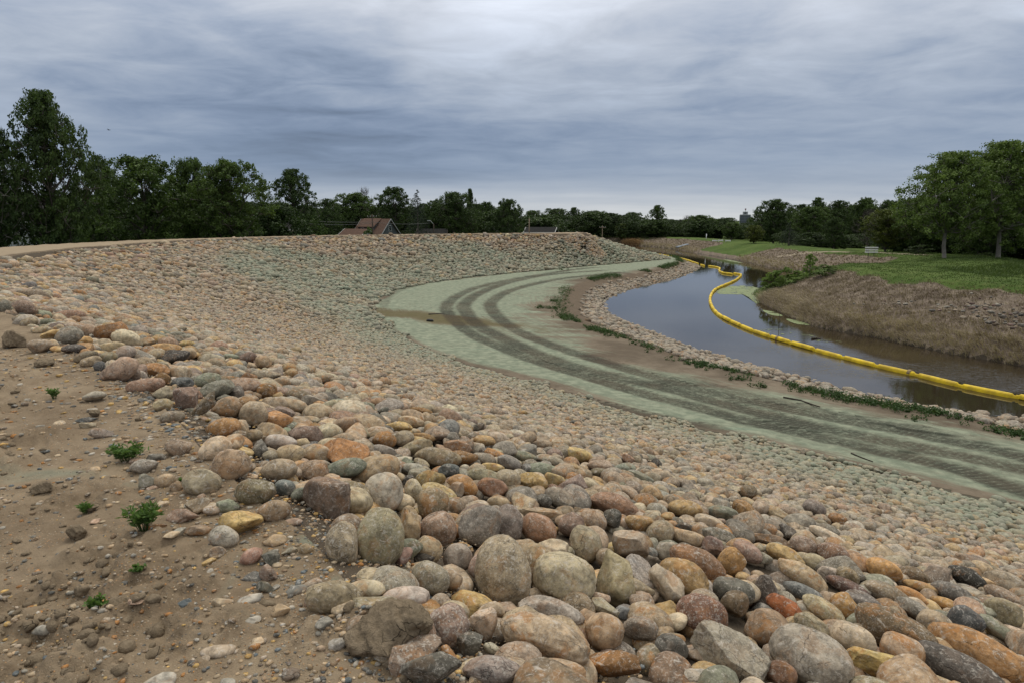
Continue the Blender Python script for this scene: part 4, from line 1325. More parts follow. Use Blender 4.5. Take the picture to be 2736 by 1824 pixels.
def in_slope(p):
    f = {}
    f['c'], _ = LINE_CREST.query(p)
    f['t'], _ = LINE_TOE.query(p)
    u, v, dep = project(np.column_stack([p, np.full(len(p), 3.0)]))
    D = np.hypot(p[:, 0], p[:, 1])
    jig = 0.25 * np.sin(p[:, 0] * 2.1 + np.sin(p[:, 1] * 1.3) * 2)
    inside = (f['c'] > 0.10 + np.where(D > 16, 0.45, 0) + 0.8 * jig) & (f['t'] < 0.10 + jig)
    seen = ((u > -330) & (u < W0 + 330)) | (D < 4.5)
    return inside & (np.nan_to_num(seen) > 0) & (p[:, 1] > -3), f


def sampler(x0, x1, y0, y1, zone):
    def s(n):
        p = np.column_stack([rs.uniform(x0, x1, n), rs.uniform(y0, y1, n)])
        k, _ = zone(p)
        return p[k]
    return s


def in_shore(p):
    e, es = LINE_EDGE.query(p)
    l, _ = LINE_WL.query(p)
    t, _ = LINE_TOE.query(p)
    u, v, dep = project(np.column_stack([p, np.full(len(p), 0.4)]))
    near = p[:, 1] < 27
    w = np.where(near, 0.25, 1.0 + 0.55 * sstep(p[:, 1], 30, 38) - 0.8 * sstep(p[:, 1], 60, 80))
    jig = 0.3 * np.sin(p[:, 0] * 1.7 + p[:, 1] * 2.3)
    ins = (e > w + jig) & (l < 0.5 + 0.3 * jig) & (t > 1)
    ins &= (~near) | (np.abs(np.sin(p[:, 0] * 12.9898 + p[:, 1] * 78.233) * 43758.5453) % 1.0 < 0.30)
    return ins & (u > -50) & (u < W0 + 400) & (p[:, 1] < 112) & (dep > 0), None


def rad(lo, hi, dfar=0.0, power=1.0):
    def r(p):
        D = np.hypot(p[:, 0], p[:, 1])
        c, _ = LINE_CREST.query(p)
        t, _ = LINE_TOE.query(p)
        k = np.clip(c / np.maximum(c - t, 1e-6), 0, 1)
        s = 1.22 - 0.58 * sstep(k, 0.10, 0.60) * (1 - sstep(D, 26, 44))
        return (lo + (hi - lo) * rs.random(len(p))**power) * s * (1 + dfar * sstep(D, 40, 80))
    return r


FILL = []
# near part in three sizes, far part coarser
near = (-16, 18, -3, 32)
FILL += throw(70000, sampler(*near, in_slope), rad(0.088, 0.15, 0, 2.0), placed)
FILL += throw(90000, sampler(*near, in_slope), rad(0.066, 0.092), placed)
FILL += throw(150000, sampler(*near, in_slope), rad(0.044, 0.066), placed)
mid_ = (-34, 20, 12, 62)
FILL += throw(110000, sampler(*mid_, in_slope), rad(0.095, 0.20, 0.2, 2.6), placed, squeeze=0.85)
FILL += throw(170000, sampler(*mid_, in_slope), rad(0.065, 0.095, 0.2), placed, squeeze=0.85)
far_ = (-34, 25, 58, 122)
FILL += throw(150000, sampler(*far_, in_slope), rad(0.10, 0.21, 0.3, 2.4), placed, squeeze=0.86)
FILL += throw(120000, sampler(*far_, in_slope), rad(0.08, 0.11, 0.2), placed, squeeze=0.86)
NTOP = len(FILL)
under = {}
FILL += throw(60000, sampler(-16, 18, -3, 30, in_slope), lambda p: rs.uniform(0.05, 0.10, len(p)), under, squeeze=0.86)
NSL = len(FILL)
placed2 = {}
SH = throw(60000, sampler(-2, 34, 12, 112, in_shore), lambda p: rs.uniform(0.11, 0.2, len(p)), placed2, squeeze=0.8)
SH += throw(60000, sampler(-2, 34, 12, 112, in_shore), lambda p: rs.uniform(0.07, 0.11, len(p)), placed2, squeeze=0.8)
# the little heap that ends the crest
hp = at_y(1345 * S, 534 * S, 87)
HEAP = []
for i in range(560):
    a, q = rs.uniform(0, 2 * np.pi), math.sqrt(rs.random())
    HEAP.append((hp[0] + 2.7 * q * math.cos(a), hp[1] + 2.0 * q * math.sin(a), rs.uniform(0.12, 0.2), 1.05 * (1 - q)))
allf = np.array([(x, y, r, 0) for x, y, r in FILL] + [(x, y, r, 0) for x, y, r in SH] + HEAP)
kindf = np.array([0] * NSL + [1] * len(SH) + [2] * len(HEAP))
gz = ground(allf[:, :2], rough=False) + allf[:, 3]
gz[NTOP:NSL] -= 0.055
N = len(allf)
rr = allf[:, 2]
asp = np.column_stack([rs.uniform(1.0, 1.5, N), rs.uniform(0.85, 1.15, N), rs.uniform(0.60, 0.95, N)])
ax_ = asp * rr[:, None]
cen = np.column_stack([allf[:, :2], gz + ax_[:, 2] * np.where(kindf == 2, 0.3, np.where(np.arange(N) >= NSL, rs.uniform(0.25, 0.62, N), rs.uniform(0.3, 0.85, N)))])
# orientation: flat face roughly along the slope, free heading
head = rs.uniform(0, 2 * np.pi, N)
tl = rs.normal(0, 0.22, (N, 2))
nz = np.column_stack([tl[:, 0] + 0.1, tl[:, 1] + 0.1, np.ones(N)])
nz /= np.linalg.norm(nz, axis=1)[:, None]
hx = np.column_stack([np.cos(head), np.sin(head), np.zeros(N)])
e1 = hx - nz * (hx * nz).sum(1)[:, None]
e1 /= np.linalg.norm(e1, axis=1)[:, None]
e2 = np.cross(nz, e1)
ROT = np.stack([e1, e2, nz], -1)
dist = np.linalg.norm(cen - CAM, axis=1)
u_, v_, dep_ = project(cen)
# a loose stone must not stand in front of one of the picked-out stones
bad = np.zeros(N, bool)
nearm = np.where((kindf == 0) & (dist < 16))[0]
for h in HEROES:
    du, dv = u_[nearm] - h['u'], v_[nearm] - h['v']
    c_, s_2 = math.cos(h['rot']), -math.sin(h['rot'])
    ea, eb = (du * c_ + dv * s_2) / (h['w'] / 2), (-du * s_2 + dv * c_) / (h['h'] / 2)
    rpx = rr[nearm] * FPX / dep_[nearm]
    grow = 0.88 + 0.55 * rpx / (0.5 * math.sqrt(h['w'] * h['h']))
    hit = (ea**2 + eb**2 < grow**2) & (dep_[nearm] < h['depth'] - 0.1 * h['ax'][2])
    bad[nearm[hit]] = True
    d3 = np.linalg.norm(cen[nearm] - h['c'], axis=1)
    bad[nearm[d3 < 0.45 * (min(h['ax']) + rr[nearm])]] = True
keys = rs.choice(len(FILLC), N)
cold = rs.random(N)
cc = np.zeros((N, 3)); pp_ = np.zeros((N, 3))
for i in range(N):
    c, p = colour_of(FILLC[keys[i]], rs)
    cc[i], pp_[i] = c, p
# dust dulls the stones farther from the crest
fc, _ = LINE_CREST.query(cen[:, :2])
ft, _ = LINE_TOE.query(cen[:, :2])
dyev = np.where(kindf == 0, slope_dye(cen[:, 0], cen[:, 1], fc, ft), 0) * rs.uniform(0.5, 1.15, N)
dyev = np.clip(dyev, 0, 0.93)
lum = cc.mean(1, keepdims=True)
dust = (0.12 + 0.28 * sstep(fc, 1.5, 6))[:, None]
cc = cc * (1 - dust) + dust * np.array([0.304, 0.254, 0.187])
cc[kindf == 1] = 0.45 * cc[kindf == 1] + 0.55 * np.array([0.275, 0.243, 0.200])
angf = (rs.random(N) < 0.30) * rs.uniform(0.6, 1, N)

# the nearest loose stones become things of their own
px_size = rr * asp[:, 0] * 2 * FPX / np.maximum(dep_, 0.1)
seen = (~bad) & (kindf == 0) & (u_ > 5) & (u_ < W0 - 5) & (v_ > 0) & (v_ < H0 - 10) & (dep_ > 0.5)
order = np.argsort(-np.where(seen, px_size, 0))
N_SOLO = max(0, 297 - len(HEROES))
SOLO = order[:N_SOLO]
bulk = ~bad
bulk[SOLO] = False


def merged(name, idx, lev_of, label, cat, mat=M_STONE):
    vs, fs, at = [], [], {'col': [], 'par': [], 'lp': []}
    base = 0
    for lev in sorted(set(lev_of[idx])):
        ii = idx[lev_of[idx] == lev]
        for a in range(0, len(ii), 4000):
            k = ii[a:a + 4000]
            v, f = stone_shapes(rs, len(k), int(lev), angf[k])
            w = np.einsum('nij,nvj->nvi', ROT[k], v * ax_[k][:, None]) + cen[k][:, None]
            V = v.shape[1]
            vs.append(w.reshape(-1, 3).astype(np.float32))
            fs.append((f[None] + (base + np.arange(len(k)) * V)[:, None, None]).reshape(-1, 3))
            base += len(k) * V
            at['col'].append(np.repeat(np.column_stack([cc[k], dyev[k]]), V, 0).astype(np.float32))
            at['par'].append(np.repeat(pp_[k], V, 0).astype(np.float32))
            at['lp'].append((v * ax_[k][:, None] + rs.uniform(-40, 40, (len(k), 1, 3))).reshape(-1, 3).astype(np.float32))
    me = build_mesh(name, np.concatenate(vs), np.concatenate(fs), mat, True, {k: np.concatenate(v) for k, v in at.items()})
    return link(name, me, label=label, cat=cat, kind='stuff')


lev = np.where(dist < 11, 3, np.where(dist < 32, 2, 1))
merged('riprap_stones', np.where(bulk & (kindf == 0))[0], lev, 'mass of rounded tan, grey and green-dusted stones covering the bank slope', 'stones')
merged('shoreline_stones', np.where(bulk & (kindf == 1))[0], lev, 'band of pale stones along the near waterline below the dirt track', 'stones')
merged('stone_heap', np.where(bulk & (kindf == 2))[0], lev, 'small heap of tan stones at the far end of the bank crest', 'stone heap')

WORDS = {'tan': 'tan', 'beige': 'beige', 'cream': 'cream', 'pink': 'dusky pink', 'rpink': 'reddish pink', 'rust': 'rusty', 'orange': 'orange', 'ored': 'orange-red',
         'yellow': 'yellow', 'brown': 'brown', 'olive': 'olive', 'grey': 'grey', 'lgrey': 'light grey', 'dgrey': 'dark grey', 'black': 'black', 'blue': 'blue-grey',
         'green': 'green-grey', 'purple': 'purple-brown', 'pgrey': 'pinkish grey', 'redbr': 'reddish brown'}


def solo_mesh(axes, M, ang, key, dye_amt, px, seed, smooth=True):
    rng = np.random.default_rng(seed)
    lv = 5 if px > 130 else 4
    v, f = stone_shapes(rng, 1, lv, np.array([ang]))
    v = v[0] * np.array(axes)
    c, p = colour_of(key, rng)
    w = v @ np.asarray(M).T
    n = len(v)
    return build_mesh('cobble', w, f, M_STONE, True, {'col': np.tile([*c, dye_amt], (n, 1)), 'par': np.tile(p, (n, 1)), 'lp': v + rng.uniform(-40, 40, 3)})


used_labels = set()
for i, h in enumerate(HEROES):
    ang = {'r': 0.0, 'b': 0.35, 'a': 1.0, 's': 0.9}[h['kind']]
    me = solo_mesh(h['ax'], h['M'], ang, h['col'], 0.0, h['w'], 100 + i)
    lab = h['label']
    if len(lab.split()) < 5:
        lab += ' on the stone slope'
    assert lab not in used_labels, lab
    used_labels.add(lab)
    name = 'broken_rock' if h['kind'] in 'as' else ('boulder' if h['w'] > 110 else 'cobble')
    link(name, me, label=lab, cat='stone', group='loose stones along the crest edge', loc=h['c'])

marks = [h for h in HEROES if h['mark']]
MP = np.array([(h['u'], h['v']) for h in marks])
for n_, i in enumerate(SOLO):
    key = FILLC[keys[i]]
    me = solo_mesh(ax_[i], ROT[i], angf[i], key, dyev[i], px_size[i], 900 + n_)
    shp = 'angular stone' if angf[i] > 0 else ('long cobble' if asp[i, 0] > 1.32 else ('flat cobble' if asp[i, 2] < 0.7 else 'round cobble'))
    dm = np.hypot(*(MP - [u_[i], v_[i]]).T)
    near_m = np.argsort(dm)
    lab = None
    cand = []
    for j in near_m[:4]:
        m_ = marks[j]
        du, dv = u_[i] - m_['u'], v_[i] - m_['v']
        rel = ('uphill of' if False else ('beyond' if dv < 0 else 'in front of')) if abs(dv) > abs(du) * 0.6 else ('beside')
        cand.append(f"{WORDS[key]} {shp} {rel} the {m_['short']}")
        k2 = near_m[0] if j != near_m[0] else near_m[1]
    cand.append(f"{WORDS[key]} {shp} between the {marks[near_m[0]]['short']} and the {marks[near_m[1]]['short']}")
    cand += [f"{z} {c}" for z in ('smaller', 'larger') for c in cand]
    lab = next((c for c in cand if c not in used_labels and len(c.split()) <= 16), None)
    k3 = 0
    while lab is None:
        k3 += 1
        c = f"{WORDS[key]} {shp} farther out beyond the {marks[near_m[k3 % len(marks)]]['short']}"
        if c not in used_labels and len(c.split()) <= 16:
            lab = c
    used_labels.add(lab)
    link('cobble', me, label=lab, cat='stone', group='loose stones along the crest edge', loc=cen[i])
print('stones', N, 'heroes', len(HEROES), 'solo', len(SOLO))
# ------------------------------------------------------------------ vegetation
def mat_leaf(name, a, b, trans=0.25):
    m, n = new_mat(name)
    lv = n.attr('lv')
    c = n.mix(lv, a, b)
    p = n.node('ShaderNodeBsdfPrincipled')
    n.put(p.inputs['Base Color'], c)
    p.inputs['Roughness'].default_value = 0.65
    p.inputs['Specular IOR Level'].default_value = 0.25
    t = n.node('ShaderNodeBsdfTranslucent')
    n.put(t.inputs[0], n.vmath('MULTIPLY', c, (1.15, 1.25, 0.6)))
    mx = n.node('ShaderNodeMixShader')
    mx.inputs[0].default_value = trans
    m.node_tree.links.new(p.outputs[0], mx.inputs[1])
    m.node_tree.links.new(t.outputs[0], mx.inputs[2])
    o = n.node('ShaderNodeOutputMaterial')
    m.node_tree.links.new(mx.outputs[0], o.inputs[0])
    return m


def mat_plain(name, a, b=None, scale=4.0, rough=0.8, bump=0.0, spec=0.3, **kw):
    m, n = new_mat(name)
    p = n.obj()
    f = n.noise(p, scale, 5, 0.6)
    c = n.mix(n.step(f, 0.35, 0.65), a, b or tuple(x * 0.75 for x in a))
    n.surface(c, rough, n.bump(f, bump, 0.02) if bump else None, spec, **kw)
    return m


LEAF = {'fweed': mat_leaf('leaf_green_weed', (.040, .085, .018), (.125, .205, .055), 0.3),
        'shrub': mat_leaf('leaf_shrub', (.095, .155, .034), (.210, .290, .075), 0.3),
        'dark': mat_leaf('leaf_dark', (.019, .036, .010), (.066, .104, .028)),
        'mid': mat_leaf('leaf_mid', (.026, .048, .011), (.090, .138, .033)),
        'light': mat_leaf('leaf_light', (.052, .088, .018), (.165, .225, .062)),
        'yellow': mat_leaf('leaf_yellow', (.040, .058, .010), (.100, .118, .020)),
        'spruce': mat_leaf('leaf_spruce', (.014, .024, .014), (.036, .050, .030), 0.05),
        'bare': mat_leaf('leaf_bare', (.055, .046, .040), (.105, .092, .080), 0.0),
        'weed': mat_leaf('leaf_weed', (.024, .052, .012), (.070, .118, .034), 0.25),
        'dry': mat_leaf('leaf_dry', (.155, .118, .094), (.430, .355, .262), 0.2),
        'turf': mat_leaf('leaf_turf', (.040, .068, .014), (.092, .128, .036), 0.25)}
BARK = mat_plain('bark', (.100, .088, .074), (.050, .044, .038), 9, 0.9, 0.6)
BARKL = mat_plain('bark_pale', (.190, .175, .155), (.105, .095, .082), 9, 0.9, 0.6)
ROUNDP = [(0.0, .30), (.2, .80), (.45, 1.0), (.7, .88), (.9, .5), (1.0, .15)]
COTTP = [(0.0, .45), (.25, .95), (.45, 1.0), (.65, .78), (.85, .45), (1.0, .10)]
CROWNP = {'round': (.10, ROUNDP), 'cotton': (.08, COTTP), 'tallcot': (.24, COTTP), 'bush': (.0, ROUNDP), 'park': (.20, ROUNDP)}


def leaf_quads(rng, cen, rad, per, leaf, up=0.35, squash=0.8, lv=None):
    """cen (K,3), rad (K,), per leaves each -> verts, quads, lv"""
    K = len(cen)
    d = rng.normal(size=(K, per, 3))
    d /= np.linalg.norm(d, axis=2)[..., None]
    q = rng.random((K, per)) ** 0.45
    p = cen[:, None] + d * (q * rad[:, None])[..., None] * np.array([1, 1, squash])
    nrm = d + rng.normal(0, 0.8, (K, per, 3)) + np.array([0, 0, up])
    nrm /= np.linalg.norm(nrm, axis=2)[..., None]
    a = np.cross(nrm, rng.normal(size=(K, per, 3)))
    a /= np.linalg.norm(a, axis=2)[..., None] + 1e-9
    b = np.cross(nrm, a)
    s = leaf * rng.uniform(0.6, 1.35, (K, per, 1))
    vs = np.stack([p - a * s * 0.75, p + b * s * 0.45, p + a * s * 0.75, p - b * s * 0.45], 2).reshape(-1, 3)
    f = np.arange(len(vs)).reshape(-1, 4)
    l = np.clip((lv if lv is not None else rng.uniform(0.1, 0.9, K))[:, None] + rng.normal(0, 0.22, (K, per)), 0, 1)
    return vs, f, np.repeat(l.ravel(), 4)


def tree_meshes(style, seed, lobes=20, per_lobe=20, per=34, leaf=0.0165):
    """unit tree: height 1, crown width 1"""
    rng = np.random.default_rng(seed)
    T = MB()
    if style == 'spruce':
        cs, rd = [], []
        T.tube([(0, 0, -0.03), (0, 0, 0.5), (0, 0, 0.97)], 0.035, 6, 0.004)
        for k in range(26):
            h = 0.08 + 0.9 * (k / 25) ** 0.9
            R = 0.5 * (1 - h) ** 0.85 + 0.015
            m = max(4, int(15 * (1 - h)) + 3)
            for j in range(m):
                a = rng.uniform(0, 6.28)
                R2 = R * rng.uniform(0.75, 1.1)
                for q in np.linspace(0.3, 1, 4):
                    cs.append((R2 * q * math.cos(a), R2 * q * math.sin(a), h - 0.06 * q * R2 / 0.5 + rng.normal(0, .004)))
                    rd.append(0.020 + 0.035 * R)
        cs, rd = np.array(cs), np.array(rd)
        v, f, l = leaf_quads(rng, cs, rd, 9, 0.012, 0.1, 0.5)
        return T, (v, f, l)
    h0, prof = CROWNP.get(style, CROWNP['round'])
    if style == 'bare':
        h0, prof = .25, COTTP
    ph, pr = zip(*prof)
    top = 0.62 if style != 'bush' else 0.4
    wob = [(0.02 * math.sin(seed + 3 * z), 0.02 * math.cos(seed * 2 + 4 * z), z * top) for z in np.linspace(0, 1, 6)]
    wob[0] = (0, 0, -0.03)
    T.tube(wob, 0.024 if style != 'tallcot' else 0.021, 8, 0.009)
    cs, rd, lv = [], [], []
    inner = lobes // 2
    for k in range(lobes + inner):
        kk = (k + 0.5) / lobes if k < lobes else (k - lobes + 0.5) / inner * 0.85
        hh = kk if style in ('cotton', 'tallcot') else kk ** 0.85
        a = k * 2.399 + rng.uniform(-.5, .5)
        R = 0.5 * np.interp(hh, ph, pr)
        lr = rng.uniform(0.13, 0.20) * (0.6 + 0.4 * np.interp(hh, ph, pr)) * (0.8 if style in ('cotton', 'tallcot') else 1.0)
        q = max(0.0, R - lr * 0.8) * (rng.uniform(0.75, 1.15) if k < lobes else rng.uniform(0.1, 0.55))
        c = np.array([q * math.cos(a), q * math.sin(a), h0 + (1 - h0) * hh])
        c[2] = min(c[2], 1 - lr * 0.75)
        # limb
        zb = max(0.27 if style == 'tallcot' else 0.06, min(top * 0.97, c[2] - 0.12 - 0.5 * q))
        st = np.array([0.02 * math.sin(seed + 3 * zb / top), 0.02 * math.cos(seed * 2 + 4 * zb / top), zb])
        midp = (st + c) / 2 + np.array([0, 0, -0.03])
        T.tube([st, midp, c], 0.010, 5, 0.0025)
        stretch = 1.25 if style in ('cotton', 'tallcot') else 0.85
        tone = rng.uniform(0.25, 0.75)
        for j in range(per_lobe):
            d = rng.normal(size=3)
            d[2] = abs(d[2]) * 1.0 - 0.35
            d /= np.linalg.norm(d)
            e = c + d * lr * np.array([1, 1, stretch]) * rng.uniform(0.7, 1.08 if style != 'tallcot' else 1.45)
            e[2] = min(e[2], 1.0)
            cs.append(e)
            rd.append(rng.uniform(0.030, 0.062) * (0.8 if style in ('cotton', 'tallcot') else 1))
            lv.append(np.clip(tone + rng.normal(0, .18), 0, 1))
            if style == 'bare' or j % 4 == 0:
                T.tube([c, (c + e) / 2 + rng.normal(0, .012, 3), e], 0.0035, 4, 0.001, cap=False)
                if style == 'bare':
                    for q2 in range(3):
                        T.tube([e, e + rng.normal(0, .03, 3) + np.array([0, 0, .05])], 0.0018, 3, 0.0008, cap=False)
    if style == 'bare':
        per, leaf = 5, 0.008
    v, f, l = leaf_quads(rng, np.array(cs), np.array(rd), per, leaf, lv=np.array(lv))
    return T, (v, f, l)


def hit(u, v, above=0.0, t0=1.4, t1=400.0):
    """first point of the sight line through (u, v) that comes within `above` of the ground"""
    t = np.geomspace(t0, t1, 2600)
    p = CAM + ray(u, v) * t[:, None]
    i = int(np.argmax(p[:, 2] - above * t < ground(p[:, :2], rough=False)))
    return p[i]


VAR = {}
for key, style, seed, kw in (('round1', 'round', 3, {}), ('round2', 'round', 8, {'lobes': 24}), ('round3', 'park', 14, {'lobes': 20}), ('round4', 'round', 23, {'lobes': 17}),
                             ('cot1', 'cotton', 5, {'lobes': 40, 'per_lobe': 20, 'per': 36, 'leaf': .0125}), ('cot2', 'cotton', 17, {'lobes': 30, 'per_lobe': 18, 'leaf': .014}),
                             ('tall1', 'tallcot', 9, {'lobes': 38, 'per_lobe': 20, 'per': 30, 'leaf': .0135}), ('tall2', 'tallcot', 31, {'lobes': 36, 'per_lobe': 20, 'per': 30, 'leaf': .0135}),
                             ('spruce', 'spruce', 4, {}), ('bare', 'bare', 6, {'lobes': 12, 'per_lobe': 14}), ('bush1', 'bush', 12, {'lobes': 8, 'per_lobe': 18, 'per': 30, 'leaf': .03}),
                             ('bush2', 'bush', 19, {'lobes': 7, 'per_lobe': 16, 'per': 28, 'leaf': .035})):
    T, (v, f, l) = tree_meshes(style, seed, **kw)
    me = build_mesh('crown', v, f, LEAF['mid'], False, {'lv': l})
    tm_ = bpy.data.meshes.new('trunk')
    tm_.from_pydata(T.v, [], T.f)
    tm_.polygons.foreach_set('use_smooth', [True] * len(tm_.polygons))
    tm_.materials.append(BARK)
    VAR[key] = (tm_, me, v, f, l)


def gz1(x, y):
    return float(ground(np.array([[x, y]]))[0])


def plant_tree(var, u, vtop, wpx, D, tone, label, name='tree', cat='tree', group=None, base=None, bark=None, rz=None):
    p = at_y(u * S, vtop * S, D)
    zb = gz1(p[0], D) if base is None else base
    H = p[2] - zb
    Wd = wpx * S / FPX * D
    o = empty(name, (p[0], D, zb - 0.05), rz if rz is not None else (u * 1.7) % 6.28, label, cat, group)
    o.scale = (Wd, Wd, H)
    for nm, me, mt in (('trunk', VAR[var][0], bark or BARK), ('crown', VAR[var][1], LEAF[tone])):
        c = bpy.data.objects.new(nm, me)
        COL.objects.link(c)
        c.parent = o
        c.material_slots[0].link = 'OBJECT'
        c.material_slots[0].material = mt
    return o


GL, GR = 'trees behind the near bank', 'trees in the park across the river'
TREES = [
    ('cot1', 88, 216, 235, 60, 'dark', 'tall ragged cottonwood, highest tree on the left behind the dirt crest', 'cottonwood_tree', GL),
    ('tall2', -40, 300, 175, 57, 'dark', 'leafy cottonwood cut by the left frame edge beside the white siding house', 'cottonwood_tree', GL),
    ('round4', 215, 360, 120, 84, 'dark', 'dark tree just behind the tall ragged cottonwood', 'tree', GL),
    ('round1', 322, 362, 250, 76, 'mid', 'broad round tree with sunnier green top, next right of the tall cottonwood', 'tree', GL),
    ('round3', 435, 366, 120, 82, 'mid', 'tree crown peaking between the two broad round trees', 'tree', GL),
    ('round2', 522, 371, 195, 78, 'mid', 'broad round tree with pale bare limbs showing at its right side', 'tree', GL),
    ('cot2', 668, 392, 150, 112, 'dark', 'cottonwood with a comb of upright tips, standing free behind the red-topped pole', 'cottonwood_tree', GL),
    ('round4', 750, 458, 80, 140, 'dark', 'low dark tree in the gap right of the comb-topped cottonwood', 'tree', GL),
    ('round2', 812, 445, 130, 150, 'mid', 'leafy tree with bare twigs rising above it, left of the brown-roofed house', 'tree', GL),
    ('round1', 903, 431, 100, 152, 'dark', 'tall tree directly behind the brown-roofed house', 'tree', GL),
    ('spruce', 958, 435, 72, 145, 'spruce', 'pointed spruce just right of the brown-roofed house', 'spruce_tree', GL),
    ('round4', 1000, 462, 70, 170, 'dark', 'small-crowned tree filling the gap right of the spruce', 'tree', GL),
    ('round3', 1045, 443, 120, 150, 'dark', 'wide dark tree halfway along the far crest', 'tree', GL),
    ('cot2', 1080, 437, 42, 168, 'dark', 'narrow spire of a tree rising over the wide dark one', 'cottonwood_tree', GL),
    ('round2', 1118, 466, 64, 190, 'dark', 'low tree between the wide dark tree and the domed one', 'tree', GL),
    ('round1', 1166, 459, 92, 150, 'dark', 'domed dark tree left of the bare wooden pole', 'tree', GL),
    ('round4', 1224, 484, 84, 200, 'mid', 'tree right behind the bare wooden pole', 'tree', GL),
    ('round2', 1276, 480, 92, 205, 'dark', 'tree above the low grey bungalow', 'tree', GL),
    ('cot2', 1318, 478, 56, 215, 'dark', 'slim tree above the heap of stones', 'tree', GL),
    ('round3', 1366, 485, 104, 215, 'dark', 'rounded tree just right of the stone heap', 'tree', GL),
    ('round1', 1408, 494, 80, 225, 'mid', 'lower rounded tree at the far levee corner', 'tree', GL),
    ('round4', 1431, 514, 36, 185, 'yellow', 'small bright green tree at the left end of the far levee', 'tree', GL),
    ('round2', 1478, 514, 48, 200, 'mid', 'small bright tree left of the tall far cottonwood', 'tree', GL),
    ('cot2', 1510, 473, 62, 205, 'mid', 'tall far cottonwood rising alone where the river bends', 'cottonwood_tree', GL),
    ('bare', 1578, 496, 36, 230, 'bare', 'leafless pale tree beside the picnic shelter', 'bare_tree', GR),
    ('bare', 836, 434, 74, 165, 'bare', 'leafless twiggy tree topping the leafy one left of the house', 'bare_tree', GL),
    ('round3', 1608, 495, 92, 190, 'mid', 'domed tree behind the white barrier rails', 'tree', GR),
    ('round4', 1652, 503, 60, 195, 'dark', 'darker tree right of the domed one behind the barrier rails', 'tree', GR),
    ('round3', 1681, 512, 60, 147, 'mid', 'small round park tree below the glass tower', 'tree', GR),
    ('round1', 1722, 519, 56, 200, 'dark', 'tree hiding the foot of the glass tower', 'tree', GR),
    ('round2', 1734, 518, 52, 128, 'yellow', 'yellow-green willow hanging to the ground right of the tower', 'willow_tree', GR),
    ('round2', 1783, 460, 105, 142, 'dark', 'big dark park tree right of the yellow-green willow', 'tree', GR),
    ('spruce', 1815, 508, 58, 115, 'spruce', 'dark spruce with a skirt of shade standing in front of the park trees', 'spruce_tree', GR),
    ('round3', 1866, 476, 100, 128, 'mid', 'full park tree right behind the dark spruce', 'tree', GR),
    ('cot2', 1880, 456, 66, 150, 'mid', 'park tree with a raised pointed top behind the full one', 'tree', GR),
    ('round4', 1928, 462, 90, 150, 'dark', 'park tree right of the one with the pointed top', 'tree', GR),
    ('round1', 1920, 500, 60, 108, 'dark', 'shorter dark tree left of the white board sign', 'tree', GR),
    ('round1', 1990, 456, 90, 155, 'mid', 'airy tall park tree above the white board sign', 'tree', GR),
    ('round2', 2050, 461, 95, 150, 'dark', 'dark park tree left of the largest cottonwood', 'tree', GR),
    ('bare', 2000, 482, 74, 108, 'bare', 'grey half-dead tree behind the white board sign', 'bare_tree', GR),
    ('round3', 2042, 482, 124, 92, 'yellow', 'yellow-green round tree right of the white board sign', 'tree', GR),
    ('tall1', 2196, 354, 225, 68, 'light', 'largest cottonwood on the grass, pale double trunk and spreading crown', 'cottonwood_tree', GR),
    ('tall2', 2325, 330, 250, 70, 'light', 'tall cottonwood at the right frame edge with one pale leaning trunk', 'cottonwood_tree', GR),
    ('tall2', 2470, 300, 220, 74, 'mid', 'cottonwood beyond the right frame edge, only its left side in view', 'cottonwood_tree', GR),
    ('cot1', 2285, 372, 210, 84, 'mid', 'shaded tree standing behind and between the two tall cottonwoods', 'tree', GR),
    ('round3', 2125, 455, 130, 88, 'mid', 'tree tucked behind the largest cottonwood on its left', 'tree', GR),
    ('round4', 2380, 440, 200, 92, 'dark', 'dark tree at the back of the right frame edge', 'tree', GR),
    ('bush2', 2112, 562, 62, 80, 'dark', 'dark low bush under the largest cottonwood', 'bush', GR),
    ('bush1', 2270, 580, 60, 78, 'dark', 'dark low bush between the two tall cottonwoods', 'bush', GR),
]
for var, u, vt, w, D, tone, lab, nm, grp in TREES:
    plant_tree(var, u, vt, w, D, tone, lab, nm, 'bush' if 'bush' in nm else 'tree', grp, bark=BARKL if var.startswith('tall') else None,
               rz={2196: 0.6, 2330: 2.2}.get(u))
# second trunk of the largest cottonwood
# shrubs on the spit and banks
SHR = [('bush1', 1862, 596, 34, 60.5, 'shrub', 'bright round bush on the spit above the cove', None),
       ('bush2', 1806, 626, 40, 59, 'shrub', 'leafy green shrub next left of the bright round bush', None),
       ('bush1', 1782, 634, 44, 57, 'shrub', 'leafy green shrub spilling to the water at the spit', None),
       ('bush2', 1764, 646, 34, 55.5, 'shrub', 'lowest green shrub at the very tip of the spit', None),
       ('bush1', 1832, 634, 46, 58, 'shrub', 'green shrub in the middle of the spit', None),
       ('bush2', 1895, 620, 60, 60, 'light', 'darker grassy shrub right of the bright round bush', None),
       ('bush1', 742, 520, 40, 125, 'mid', 'low light bush behind the crest, left of the house garage', None),
       ('bush2', 846 + 0, 521, 26, 118, 'light', 'pale bush in front of the garage roof', None)]
SHB = {1862: 633, 1806: 655, 1782: 662, 1764: 669, 1832: 647, 1895: 634}
for var, u, vt, w, D, tone, lab, _ in SHR:
    if u in SHB:
        D = hit(u * S, SHB[u] * S)[1]
        vt, w = vt - 13, w * 1.3
    plant_tree(var, u, vt, w, D, tone, lab, 'shrub', 'shrub', 'shrubs and bushes')


